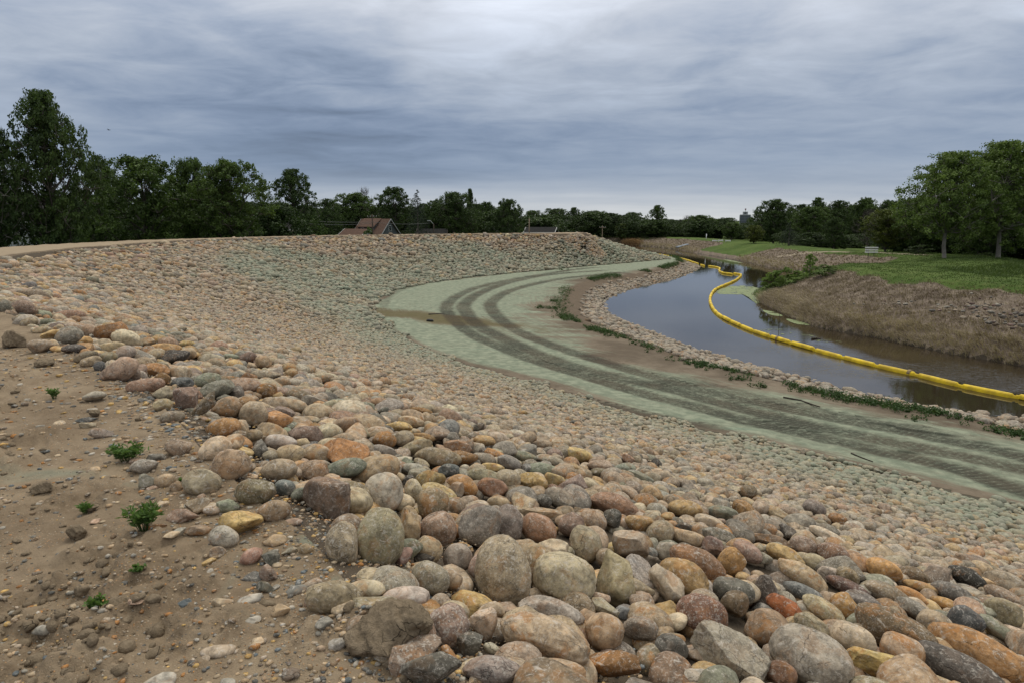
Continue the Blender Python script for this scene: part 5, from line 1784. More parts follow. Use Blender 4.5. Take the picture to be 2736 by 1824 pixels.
def wood(name, spots, tone, label):
    vs, fs, ls, base = [], [], [], 0
    rng = np.random.default_rng(77)
    for k, (x, y, z, W, H) in enumerate(spots):
        _, _, v, f, l = VAR[('round1', 'round2', 'round3', 'round4', 'cot2')[k % 5]]
        nl = len(f)
        pick = np.sort(rng.choice(nl, int(nl * 0.42), replace=False))
        vv = v.reshape(-1, 4, 3)[pick]
        cq = vv.mean(1, keepdims=True)
        vv = (cq + (vv - cq) * 1.5).reshape(-1, 3)
        a = rng.uniform(0, 6.28)
        rx = vv[:, 0] * math.cos(a) - vv[:, 1] * math.sin(a)
        ry = vv[:, 0] * math.sin(a) + vv[:, 1] * math.cos(a)
        vs.append(np.column_stack([rx * W + x, ry * W + y, vv[:, 2] * H + z]))
        fs.append(np.arange(len(vv)).reshape(-1, 4) + base)
        base += len(vv)
        ls.append(np.clip(np.repeat(l.reshape(-1, 4)[pick, 0], 4) * rng.uniform(0.4, 0.9), 0, 1))
    me = build_mesh(name, np.concatenate(vs), np.concatenate(fs), LEAF[tone], False, {'lv': np.concatenate(ls)})
    link(name, me, label=label, cat='trees', kind='stuff')


def wood_spots(u0, u1, n, D0, D1, top, jit, wm, seed):
    rng = np.random.default_rng(seed)
    out = []
    for i in range(n):
        u = u0 + (u1 - u0) * (i + rng.random()) / n
        D = rng.uniform(D0, D1)
        vt = (top(u) if callable(top) else top) + rng.uniform(0, jit)
        p = at_y(u * S, vt * S, D)
        zb = gz1(p[0], D)
        H = max(2.5, p[2] - zb)
        out.append((p[0], D, zb - 0.1 * H, wm * rng.uniform(0.8, 1.3), H * 1.1))
    return out


wood('woodland', wood_spots(-260, 640, 22, 92, 120, 410, 70, 11, 1) + wood_spots(560, 1460, 46, 170, 260, lambda u: 470 if u < 1180 else 487, 16, 14, 2) + wood_spots(1425, 1680, 26, 176, 215, 504, 14, 8, 12) + wood_spots(1690, 1735, 5, 176, 215, 517, 5, 7, 14) + wood_spots(1745, 1785, 5, 176, 215, 500, 14, 8, 13)
     + wood_spots(-500, -150, 8, 60, 90, 330, 60, 12, 9), 'dark', 'dark mass of trees filling in behind the near bank and houses')
wood('woodland', wood_spots(1380, 1760, 34, 300, 520, lambda u: 513 if 1682 < u < 1742 else 499, 9, 14, 3), 'dark', 'far belt of trees along the horizon above the river bend')
wood('woodland', wood_spots(1730, 2500, 34, 150, 210, lambda u: 468 if u > 1760 else 510, 22, 13, 4)
     + wood_spots(2080, 2700, 18, 100, 135, 440, 60, 11, 5) + wood_spots(1800, 2600, 34, 115, 150, 545, 15, 7, 6) + wood_spots(2060, 2760, 16, 88, 104, 455, 60, 10, 7) + wood_spots(2060, 2760, 16, 90, 104, 545, 20, 6, 8), 'dark', 'shaded depth of the park woods across the river')

# ---- grasses
def blades(xy, z, h, w, lean, rng, per=4, spread=0.12):
    """bent blades (5 verts: quad + tip)"""
    n = len(xy) * per
    b = np.repeat(np.column_stack([xy, z]), per, 0)
    b[:, :2] += rng.normal(0, spread, (n, 2))
    hh = np.repeat(h, per) * rng.uniform(0.55, 1.25, n)
    ww = w * rng.uniform(0.6, 1.4, n)
    a = rng.uniform(0, 2 * np.pi, n)
    side = np.column_stack([np.cos(a), np.sin(a), np.zeros(n)]) * ww[:, None]
    ln = rng.normal(0, 0.45, (n, 2)) + np.repeat(lean, per, 0)
    mid = b + np.column_stack([ln * (hh * 0.35)[:, None], hh * 0.6])
    tip = b + np.column_stack([ln * hh[:, None] * 1.1, hh * (1 - 0.25 * np.minimum(1, (ln**2).sum(1)))])
    v = np.stack([b - side, b + side, mid + side * 0.7, mid - side * 0.7, tip], 1).reshape(-1, 3)
    i = np.arange(n)[:, None] * 5
    return v, [i + np.array([[0, 1, 2, 3]]), i + np.array([[3, 2, 4]])], n


def bank_points(n, x0, x1, y0, y1, rng):
    p = np.column_stack([rng.uniform(x0, x1, n), rng.uniform(y0, y1, n)])
    r, s = LINE_WR.query(p)
    l, _ = LINE_WL.query(p)
    k = (r > 0) & (r < 26) & (l > 0)
    p, r, s = p[k], r[k], s[k]
    u, v, dep = project(np.column_stack([p, np.full(len(p), 1.5)]))
    k = (u > -50) & (u < W0 + 250) & (dep > 1)
    return p[k], r[k], s[k]


def brownness(p, r, s):
    n_ = fbm(p[:, 0], p[:, 1], 0.35, 4, 71)
    A = (1 - sstep(r + 1.3 * n_, 5.4, 6.3)) * (1 - sstep(s + 2.5 * n_, _tip - 3.0, _tip + 1.0))
    B = (1 - sstep(r + 1.3 * n_, 5.6, 6.6)) * (sstep(s + 2.5 * n_, _cove - 2, _cove + 1.5) * (1 - sstep(s + 2 * n_, _g1 - 2, _g1 + 2)) + sstep(s + 2.5 * n_, _g2 - 3, _g2 + 3))
    return np.clip(A + B, 0, 1)


rg = np.random.default_rng(21)
V_, F4, F3, L_, base = [], [], [], [], 0
for (n, x0, x1, y0, y1, hh, ww, per) in ((90000, 18, 48, 14, 62, 0.34, 0.015, 4), (60000, 18, 60, 66, 190, 0.42, 0.05, 2)):
    p, r, s = bank_points(n, x0, x1, y0, y1, rg)
    k = rg.random(len(p)) < brownness(p, r, s) * np.where(r < 2.6, 1.0, 0.42 + 0.4 * (fbm(p[:, 0], p[:, 1], 0.5, 3, 5) > 0))
    p, r, s = p[k], r[k], s[k]
    if y0 > 60:
        p, r, s = p[:26000], r[:26000], s[:26000]
    h = hh * np.where(r < 1.4, 0.95, 0.48) * (0.7 + 0.6 * rg.random(len(p)))
    # bends towards the water
    e = 0.4
    rx, _ = LINE_WR.query(p + [e, 0]); ry, _ = LINE_WR.query(p + [0, e])
    lean = -np.column_stack([rx - r, ry - r]) / e * np.where(r < 1.5, 1.1, 0.8)[:, None]
    v, (q4, q3), m = blades(p, ground(p) - 0.02, h, ww, lean, rg, per)
    V_.append(v); F4.append(q4 + base); F3.append(q3 + base); base += len(v)
    tone = np.clip(0.16 + 0.50 * (1 - sstep(r, 0.8, 3.6)) + 0.55 * fbm(p[:, 0], p[:, 1], 0.5, 4, 6), 0, 1)
    L_.append(np.repeat(np.clip(np.repeat(tone, per) + rg.normal(0, 0.2, m), 0, 1), 5))
link('dry_grass', build_mesh('dry_grass', np.concatenate(V_), [np.concatenate(F4), np.concatenate(F3)], LEAF['dry'], False, {'lv': np.concatenate(L_)}),
     label='dry straw-coloured grass hanging over the far river bank', cat='dry grass', kind='stuff')

p, r, s = bank_points(120000, 18, 62, 14, 90, rg)
k = rg.random(len(p)) < (1 - brownness(p, r, s)) * np.where(r < 15, 1, 0.35)
p, r, s = p[k][:42000], r[k][:42000], s[k][:42000]
v, (q4, q3), m = blades(p, ground(p) - 0.01, np.where(r > 12.5, 0.26, 0.06) * (0.6 + 0.8 * rg.random(len(p))), 0.018, np.zeros((len(p), 2)), rg, 3)
tone = np.clip(0.45 + 0.5 * fbm(p[:, 0], p[:, 1], 0.3, 3, 6), 0, 1)
link('turf_grass', build_mesh('turf_grass', v, [q4, q3], LEAF['turf'], False, {'lv': np.repeat(np.clip(np.repeat(tone, 3) + rg.normal(0, .2, m), 0, 1), 5)}),
     label='short green grass on the far river bank and park', cat='grass', kind='stuff')

# weeds along the outer edge of the dirt track and here and there at the toe of the stones
cs, rd, lv = [], [], []
Lp = LINE_EDGE
for i in range(0, len(Lp.p) - 1):
    x, y = Lp.p[i]
    if y < 12 or y > 108:
        continue
    g = perlin(np.array([Lp.s[i] * 0.30]), np.array([3.3]), 4)[0] + 0.35 * perlin(np.array([Lp.s[i] * 1.3]), np.array([1.3]), 8)[0]
    nrm = np.array([Lp.t[i][1], -Lp.t[i][0]])
    dens = (7 if g > 0.0 else (3 if g > -0.25 else 1)) if (y < 36 and g > -0.6) else (5 if g > 0.02 else 0)
    if y > 40 and x < 6:
        dens = 1 if g > 0.15 else 0
    for j in range(dens * 3):
        o = rg.normal(-0.04, 0.30)
        q = np.array([x, y]) + nrm * o + Lp.t[i] * rg.uniform(-.25, .25)
        cs.append(q); rd.append(rg.uniform(0.07, 0.19) * (1.2 if g > .2 else 0.9) * (1 + 0.5 * (y > 45))); lv.append(rg.uniform(0.1, 0.7))
for (u, v_, n_, sp) in ((1265, 705, 9, .5), (1240, 704, 6, .35), (1272, 688, 8, .4), (925, 661, 12, 1.0), (950, 655, 8, .8), (1010, 644, 4, .5), (1290, 622, 6, .8), (1480, 585, 14, 1.6), (1510, 589, 14, 1.8), (1460, 575, 10, 1.4),
                        (1620, 830, 7, .5), (1950, 850 + 40, 3, .3), (2060, 935, 3, .3), (1745, 880, 4, .3), (2100, 1000 - 45, 3, .3), (1690, 862, 6, .4)):
    for j in range(n_ * 2):
        p = at_z(u * S, v_ * S, 0.95)[:2] + rg.normal(0, sp * 0.5, 2)
        cs.append(p); rd.append(rg.uniform(.08, .2)); lv.append(rg.uniform(.1, .6))
cs = np.array(cs)
czz = ground(cs)
rd = np.array(rd)
dcs = np.linalg.norm(cs, axis=1)
v, f, l = leaf_quads(rg, np.column_stack([cs, czz + rd * 0.55]), rd, 26, 0.042, 0.5, 0.9, np.array(lv))
link('weeds', build_mesh('weeds', v, f, LEAF['weed'], False, {'lv': l}), label='strip of green weeds along the water-side edge of the dirt track', cat='weeds', kind='stuff')

# small weeds between the slope stones
sp_ = [(480, 690), (700, 725), (715, 700 - 20), (560, 640), (1060, 830 - 30), (760, 590), (430, 585), (700, 600), (640, 625)]

# leafy weeds in the foreground dirt
def weed(u, v_, wpx, hpx, label, seed, dense=1.0, broad=False):
    rng = np.random.default_rng(seed)
    p = hit(u, v_ + 0.42 * hpx)
    t = p[1] / ray(u, v_)[1]
    gz_ = ground(p[None, :2])[0]
    W, H = wpx / FPX * t * 0.5, hpx / FPX * t
    vs, fs = [], []
    lvv = []
    n = int(26 * dense)
    stems = MB()
    for i in range(n):
        a, q = rng.uniform(0, 6.28), math.sqrt(rng.random())
        tip = np.array([W * q * math.cos(a), 0.7 * W * q * math.sin(a), H * (1 - 0.35 * q) * rng.uniform(0.5, 1.05)])
        root = tip * [0.25, 0.25, 0]
        mid = (root + tip) / 2 + [0, 0, 0.15 * H]
        stems.tube([root - [0, 0, 0.01], mid, tip], 0.0016, 4, 0.0008, cap=False)
        for k in range(15 if not broad else 8):
            s = rng.uniform(0.15, 1.0)
            c = root + (tip - root) * s + np.array([0, 0, 0.15 * H * 4 * s * (1 - s)])
            d = rng.normal(size=3); d[2] = abs(d[2]) * 0.6 + 0.15
            d /= np.linalg.norm(d)
            L = (rng.uniform(0.018, 0.038) if not broad else rng.uniform(0.014, 0.024)) * (0.7 + 0.5 * H / 0.12)
            wd = L * (0.14 if not broad else 0.38)
            sd_ = np.cross(d, rng.normal(size=3)); sd_ /= np.linalg.norm(sd_)
            b0 = len(vs)
            vs += [c, c + d * L * .5 + sd_ * wd, c + d * L, c + d * L * .5 - sd_ * wd]
            fs.append((b0, b0 + 1, b0 + 2, b0 + 3))
            lvv += [np.clip(0.25 + 0.5 * s + rng.normal(0, .15), 0, 1)] * 4
    o = empty('weed', (p[0], p[1], gz_), 0, label, 'weed', 'weeds in the foreground dirt')
    m = build_mesh('leaves', np.array(vs), np.array(fs), LEAF['fweed'], False, {'lv': np.array(lvv)})
    link('leaves', m, o)
    sm = bpy.data.meshes.new('stems')
    sm.from_pydata(stems.v, [], stems.f)
    sm.materials.append(LEAF['fweed'])
    link('stems', sm, o)


for cf, u, v_, w, h, lab, dn, br in ((C6, 890, 1335, 330, 140, 'widest bushy green weed, spreading low on the dirt beside an orange stone', 1.7, False),
                                     (C7, 1010, 430, 290, 215, 'tallest feathery green weed standing beside the pinkish flat-topped slab', 1.2, False),
                                     (C7, 588, 335, 85, 85, 'small upright green weed left of the tallest feathery one', 0.45, False),
                                     (C7, 670, 1030, 150, 120, 'small broad-leaved weed on open dirt nearest the frame bottom', 0.6, True),
                                     (C6, 378, 915, 95, 90, 'small spiky weed high on the dirt near the mud clods', 0.5, False),
                                     (C7, 975, 805, 115, 55, 'flat little weed beside broken tan rock in the dirt', 0.6, True),
                                     (C7, 1278, 185, 40, 65, 'tiny weed sprig against the olive speckled boulder', 0.25, False)):
    (uu, vv), = cf([(u, v_)])
    weed(uu, vv, w * 900 / 2352, h * 900 / 2352, lab, int(u), dn, br)

# ---- loose dirt: gravel, crumbs, mud clods
def mat_mud():
    m, n = new_mat('mud')
    p = n.attr('lp', 'Vector')
    a = n.noise(p, 30, 6, 0.65)
    c = n.mix(n.step(a, 0.35, 0.68), (0.175, 0.134, 0.090), (0.265, 0.206, 0.142))
    ck = n.voro(p, 14, 'DISTANCE_TO_EDGE')
    crack = n.math('MULTIPLY', n.step(ck, 0.025, 0.0), n.step(n.noise(p, 6, 2), 0.5, 0.6))
    c = n.mix(n.math('MULTIPLY', crack, 0.8), c, (0.05, 0.04, 0.03))
    h = n.math('SUBTRACT', n.math('ADD', a, n.math('MULTIPLY', n.noise(p, 120, 4, 0.7), 0.4)), n.math('MULTIPLY', crack, 0.8))
    n.surface(c, 1.0, n.bump(h, 0.8, 0.02), 0.1)
    return m


M_MUD = mat_mud()
CLODS = [(C8, 500, 1205, 560, 390, -5, 'biggest cracked mud clod, lying among the stones at the bottom of the frame'),
         (C8, 470, 905, 290, 165, 8, 'cracked mud lump between the dark-topped boulder and the grey cobble with rusty end'),
         (C6, 112, 545, 165, 145, 0, 'crumbly dark mud clod beside the smooth pinkish cobble on the dirt edge'),
         (C6, 322, 706, 145, 62, 0, 'flat dark mud block on the dirt below the black-grey cobble'),
         (C7, 542, 510, 130, 108, -5, 'squarish dry mud clod alone in the gravelly dirt'),
         (C7, 300, 198, 160, 85, 0, 'rounded mud clod with a greenish tint far out in the dirt'),
         (C7, 640, 338, 105, 55, 0, 'low mud clod beside the small upright weed'),
         (C6, 665, 1050, 80, 45, 0, 'small mud lump near the thin dark blue slab'),
         (C7, 845, 1010, 190, 85, -15, 'smooth mud lump beside the broad-leaved weed'),
         (C8, 640, 1330, 200, 110, -20, 'crumbled mud piece at the foot of the biggest clod')]
for i, (cf, u, v_, w, h, rt, lab) in enumerate(CLODS):
    (uu, vv), = cf([(u, v_)])
    p = hit(uu, vv, 0.32 * h * 900 / 2352 / FPX)
    t = p[1] / ray(uu, vv)[1]
    a, b = w * 900 / 2352 / FPX * t / 2, h * 900 / 2352 / FPX * t / 2
    rng = np.random.default_rng(400 + i)
    v, f = stone_shapes(rng, 1, 5, np.array([0.8]))
    v = v[0]
    q = v * 2.2
    rgh = fbm(q[:, 0] + q[:, 2] * 0.7 + i, q[:, 1] - q[:, 2] * 0.6, 1.1, 5, 300 + i, 0.62)
    v = v * (1 + 0.30 * rgh)[:, None]
    v = v * [a, 0.75 * (a + b) / 2 + 0.2 * a, b]
    me = build_mesh('mud_clod', v, f, M_MUD, True, {'lp': v + i * 3.0})
    link('mud_clod', me, label=lab, cat='mud clod', group='mud clods on the dirt', loc=p)


def scatter(name, n, dens, size, lev, mat, label, cat, seed, colkeys=None, flat=0.6, angular=0.4):
    rng = np.random.default_rng(seed)
    th, q = rng.uniform(-0.95, 0.95, n * 4), rng.random(n * 4)
    D = 1.4 * (8.0 ** q)
    p = np.column_stack([D * np.sin(th), D * np.cos(th)])
    c, _ = LINE_CREST.query(p)
    k = (rng.random(len(p)) < dens(p, c, D))
    p, c, D = p[k][:n], c[k][:n], D[k][:n]
    n = len(p)
    r = size(rng, n, c, D)
    hb = np.zeros(n, bool)
    v, f = stone_shapes(rng, n, lev, (rng.random(n) < angular) * 0.9)
    asp = np.column_stack([rng.uniform(1, 1.5, n), rng.uniform(.8, 1.1, n), rng.uniform(flat * .7, flat * 1.3, n)]) * r[:, None]
    a = rng.uniform(0, 6.28, n)
    R = np.zeros((n, 3, 3))
    R[:, 0, 0], R[:, 0, 1], R[:, 1, 0], R[:, 1, 1], R[:, 2, 2] = np.cos(a), -np.sin(a), np.sin(a), np.cos(a), 1
    w = np.einsum('nij,nvj->nvi', R, v * asp[:, None]) + np.column_stack([p, ground(p) + asp[:, 2] * rng.uniform(0.0, 0.5, n)])[:, None]
    V = v.shape[1]
    at = {'lp': (v * asp[:, None] + rng.uniform(-30, 30, (n, 1, 3))).reshape(-1, 3)}
    if colkeys:
        cols = np.array([np.array(SC[colkeys[i]][0]) * rng.uniform(.7, 1.15) for i in rng.integers(0, len(colkeys), n)])
        at['col'] = np.repeat(np.column_stack([cols, np.zeros(n)]), V, 0)
        at['par'] = np.repeat(np.column_stack([rng.uniform(0, .4, n), np.zeros(n), rng.uniform(.1, .5, n)]), V, 0)
    me = build_mesh(name, w.reshape(-1, 3), (f[None] + (np.arange(n) * V)[:, None, None]).reshape(-1, 3), mat, True, at)
    link(name, me, label=label, cat=cat, kind='stuff')


def d_gravel(p, c, D):
    e = np.exp(-((c - 0.1) / 0.42)**2)
    patch = sstep(fbm(p[:, 0], p[:, 1], 0.8, 3, 90), 0.0, 0.35)
    return np.clip(np.where(c < 1.2, 0.9 * e + 0.55 * patch + 0.22, 0.0) * (c > -3.5) * (D < 11), 0, 1)


scatter('gravel', 30000, d_gravel, lambda g, n, c, D: (0.003 + 0.014 * g.random(n)**3.4) * np.clip(D / 4, 0.8, 1.8), 1, M_STONE,
        'fine gravel and pebbles strewn over the dirt beside the stones', 'gravel', 31, ['tan', 'tan', 'beige', 'grey', 'grey', 'dgrey', 'rust', 'pgrey', 'lgrey', 'yellow', 'blue', 'brown'])
scatter('stone_chips', 260, lambda p, c, D: np.clip(np.exp(-((c + 0.15) / 0.5)**2) + 0.03, 0, 1) * (c < 0.9) * (D < 10), lambda g, n, c, D: 0.018 + 0.034 * g.random(n)**2, 3, M_STONE,
        'scattered small broken stones on the dirt along the crest edge', 'stones', 33, ['tan', 'beige', 'grey', 'lgrey', 'dgrey', 'tan', 'pgrey', 'pink', 'beige', 'blue'], 0.5, 0.8)
scatter('soil_crumbs', 6000, lambda p, c, D: np.clip(sstep(-c + 0.8 * fbm(p[:, 0], p[:, 1], 0.9, 3, 9), 0.75, 1.4) * 0.8 + 0.04, 0, 1) * (c < 0.1) * (D < 12), lambda g, n, c, D: 0.005 + 0.026 * g.random(n)**4, 2, M_MUD,
        'crumbled lumps of dry mud covering the dirt at the left', 'soil', 35, None, 0.75, 0.8)
# ------------------------------------------------------------------ floating boom
M_YEL = mat_plain('yellow_fabric', (.80, .565, .018), (.50, .34, .022), 2.2, 0.55, 0.25, 0.3)
M_ROPE = mat_plain('rope', (.30, .22, .12), None, 20, 0.9)


def boom(px, label, joints=()):
    L = Line([tuple(at_z(u, v, 0.05)[:2]) for u, v in px], 0.15)
    n = max(1, round(L.s[-1] / 1.95))
    o = empty('floating_boom', (L.p[0][0], L.p[0][1], 0.0), 0, label, 'boom', 'yellow floating boom on the river')
    c0 = np.array([L.p[0][0], L.p[0][1], 0.0])
    ss = np.linspace(0, L.s[-1], n + 1)
    X = np.interp(ss, L.s, L.p[:, 0]); Y = np.interp(ss, L.s, L.p[:, 1])
    rng = np.random.default_rng(int(px[0][0]))
    for i in range(n):
        k = np.interp(np.linspace(ss[i], ss[i + 1], 9), L.s, np.arange(len(L.s)))
        sx = np.interp(np.linspace(ss[i], ss[i + 1], 9), L.s, L.p[:, 0]); sy = np.interp(np.linspace(ss[i], ss[i + 1], 9), L.s, L.p[:, 1])
        tt = [0.0, .035, .07, .13, .5, .87, .93, .965, 1.0]
        pr = [(.035, .105), (.04, .105), (.08, .11), (.112, .115), (.118, .12), (.112, .115), (.08, .11), (.04, .105), (.035, .105)]
        m = MB()
        rings, NS = [], 12
        sag = rng.uniform(-.02, .02)
        for t, (rw, rh) in zip(tt, pr):
            s_ = ss[i] + t * (ss[i + 1] - ss[i])
            x, y = np.interp(s_, L.s, L.p[:, 0]), np.interp(s_, L.s, L.p[:, 1])
            x = 0.6 * (X[i] + t * (X[i + 1] - X[i])) + 0.4 * x
            y = 0.6 * (Y[i] + t * (Y[i + 1] - Y[i])) + 0.4 * y
            a = math.atan2(Y[i + 1] - Y[i], X[i + 1] - X[i])
            dip = -0.05 * (1 if t in (0, .035, .965, 1) else 0)
            for q in range(NS):
                b = 2 * math.pi * q / NS
                w_ = rw * math.cos(b) * (1.15 if math.sin(b) < 0 else 0.95)
                rings.append((x - c0[0] - w_ * math.sin(a), y - c0[1] + w_ * math.cos(a), 0.075 + sag + dip + rh * math.sin(b)))
        fs = [(r * NS + q, r * NS + (q + 1) % NS, (r + 1) * NS + (q + 1) % NS, (r + 1) * NS + q) for r in range(len(tt) - 1) for q in range(NS)]
        fs += [tuple(range(NS))[::-1], tuple(range((len(tt) - 1) * NS, len(tt) * NS))]
        m.add(rings, fs)
        m.build('float', M_YEL, o, smooth=False)
    for (u, v) in joints:
        p = at_z(u, v, 0.1)
        i = int(np.argmin((L.p**2).sum(1) - 2 * L.p @ p[:2]))
        d = L.t[min(i, len(L.t) - 1)]
        m = MB()
        q = np.array([L.p[i][0] - c0[0], L.p[i][1] - c0[1], 0.09])
        m.tube([q - [d[0] * .07, d[1] * .07, 0], q + [d[0] * .07, d[1] * .07, 0]], 0.13, 12)
        m.build('rope_tie', M_ROPE, o)


K4 = crop(1700, 640, 1036)
K2 = crop(1700, 500, 500)
boom(K4([(2700, 1030), (2352, 962), (2060, 907), (1830, 852), (1640, 806), (1460, 766), (1305, 728), (1165, 691), (1040, 657), (930, 626), (840, 599), (750, 571), (685, 547),
         (625, 521), (580, 501), (535, 479), (497, 455), (465, 420), (448, 378), (452, 342), (470, 313), (500, 294), (545, 275), (590, 255)]) + K2([(1265, 1163), (1305, 1128), (1318, 1108), (1290, 1092), (1218, 1086)]),
     'longest yellow boom, curving from the right frame edge to its hooked far end', K4([(1638, 806), (840, 599)]))
boom(K2([(1212, 1097), (1150, 1092), (1095, 1083), (1052, 1064), (1040, 1044), (1052, 1024), (990, 1004), (905, 994)]), 'short S-shaped yellow boom joining the hooked end in mid-river')
boom(K2([(858, 993), (808, 976)]), 'single loose yellow boom float in the gap between longer runs')
boom(K2([(783, 968), (700, 940), (600, 907), (450, 875), (330, 855), (175, 831)]), 'farthest yellow boom, running from the loose float to the grassy bank')

# ------------------------------------------------------------------ green scum on the water
def mat_algae():
    m, n = new_mat('algae')
    p = n.pos()
    f = n.noise(p, 1.6, 6, 0.7, 0.4)
    fine = n.noise(p, 9, 4, 0.7)
    c = n.mix(n.step(fine, 0.35, 0.65), (0.10, 0.135, 0.045), (0.20, 0.24, 0.095))
    b = n.node('ShaderNodeBsdfPrincipled')
    n.put(b.inputs['Base Color'], c)
    b.inputs['Roughness'].default_value = 0.7
    t = n.node('ShaderNodeBsdfTransparent')
    mx = n.node('ShaderNodeMixShader')
    hole = n.step(n.math('ADD', f, n.math('MULTIPLY', n.attr('thick'), 0.35)), 0.55, 0.66)
    n.put(mx.inputs[0], hole)
    m.node_tree.links.new(t.outputs[0], mx.inputs[1])
    m.node_tree.links.new(b.outputs[0], mx.inputs[2])
    o = n.node('ShaderNodeOutputMaterial')
    m.node_tree.links.new(mx.outputs[0], o.inputs[0])
    return m


M_ALG = mat_algae()


def algae(px, thick, label, zz=0.004):
    P0 = np.array([at_z(u, v, 0.004)[:2] for u, v in px])
    pl = np.vstack([P0, P0[:1]])
    sm = spline(pl, 0.4)[:-1]
    c = P0.mean(0)
    n = len(sm)
    vs = np.vstack([[*c, zz]] + [np.column_stack([c + (sm - c) * k, np.full(n, zz)]) for k in (0.55, 0.85, 1.0)])
    fs = [[0, 1 + i, 1 + (i + 1) % n] for i in range(n)]
    q4 = [[1 + r * n + i, 1 + (r + 1) * n + i, 1 + (r + 1) * n + (i + 1) % n, 1 + r * n + (i + 1) % n] for r in (0, 1) for i in range(n)]
    th = np.concatenate([[thick], np.full(n, thick), np.full(n, thick * 0.9), np.full(n, -0.15)])
    link('algae', build_mesh('algae', vs, [np.array(fs), np.array(q4)], M_ALG, False, {'thick': th}), label=label, cat='algae', kind='stuff')


algae(K4([(478, 312), (520, 292), (570, 281), (650, 278), (745, 292), (775, 330), (748, 398), (718, 380), (650, 338), (560, 334), (490, 332)]), 0.55, 'light green scum mat floating by the tip of the spit')
algae(K4([(762, 425), (830, 437), (895, 468), (830, 462), (775, 440)]), 0.6, 'narrow green scum patch along the far bank, just past the spit', 0.006)
algae(K4([(905, 478), (985, 493), (1060, 522), (985, 516), (920, 494)]), 0.6, 'second narrow green scum patch along the far bank', 0.008)
algae(K4([(700, 545), (800, 535), (930, 545), (1080, 580), (1230, 612), (1290, 640), (1180, 630), (1000, 600), (850, 575), (740, 562)]), 0.02, 'thin broken film of scum in mid-river', 0.010)
algae(K2([(1090, 905), (1180, 918), (1310, 946), (1330, 956), (1250, 948), (1120, 922)]), 0.5, 'pale scum streak under the grassy gap on the far side', 0.006)

# ------------------------------------------------------------------ dark scraps and sticks
M_WOOD = mat_plain('weathered_wood', (.075, .060, .048), (.035, .028, .022), 12, 0.9, 0.4)
M_POLE = mat_plain('pole_wood', (.085, .062, .048), (.055, .042, .034), 6, .9, .3)
M_POLEL = mat_plain('pale_pole_wood', (.24, .18, .13), None, 6, .9, .3)
M_METAL = mat_plain('galvanised', (.42, .43, .44), None, 5, .45, 0, .5)
M_DARK = mat_plain('dark_rubber', (.022, .024, .024), (.035, .036, .034), 8, 0.7)


def stick(px, r, label, z=1.0, name='branch'):
    pts = []
    for u, v in px:
        p = at_z(u, v, z)
        pts.append((p[0], p[1], max(gz1(p[0], p[1]), 0.0) + r * 0.8))
    m = MB()
    c = np.array(pts[0])
    m.tube([np.array(p) - c for p in pts], r, 6, r * 0.6)
    m.build(name, M_WOOD, label=label, cat='stick', loc=c, smooth=True)


KB = crop(1750, 1000, 986)
stick(KB([(1250, 506), (1300, 530), (1345, 548), (1388, 562)]), 0.018, 'thin dark stick on the pale green track, nearest the stones')
stick(KB([(820, 120), (930, 140), (1000, 165), (1052, 186)]), 0.03, 'long dark stick on the brown side of the track near the weeds')
stick(c5([(640, 497), (690, 495), (750, 489)]), 0.035, 'short dark stick on the green track by the damp patch')
stick(K4([(1065, 603), (1090, 599), (1118, 604)]), 0.05, 'dark floating branch between the boom and the far bank', 0.02)
def scrap(px, r, label, mat, name, cat, z=1.0):
    p = at_z(*px, z)
    v, f = stone_shapes(np.random.default_rng(int(px[0])), 1, 3, np.array([0.7]))
    v = v[0] * [r, r * 0.7, r * 0.4]
    link(name, build_mesh(name, v, f, mat, True), label=label, cat=cat, loc=(p[0], p[1], gz1(p[0], p[1]) + r * 0.25))
scrap(c5([(650, 545)])[0], 0.2, 'dark crumpled scrap lying on the damp patch of track', M_DARK, 'rubber_scrap', 'scrap')
scrap(crop(850, 450, 912)([(1155, 720)])[0], 0.30, 'small yellow scrap at the foot of the far stone slope', M_YEL, 'fabric_scrap', 'scrap')
scrap(KB([(1915, 285)])[0], 0.22, 'dark brown lump at the shoreline stones near the right edge', M_WOOD, 'driftwood', 'driftwood', 0.5)
wst = MB(); wst.tube([(0, 0, -0.3), (0.03, 0, 0.4), (0.0, 0.02, 0.85)], 0.02, 6, 0.01)
pz = at_z(*K4([(863, 536)])[0], 0.0)
wst.build('branch', M_WOOD, label='thin dark stick standing upright in the water', cat='stick', loc=pz)

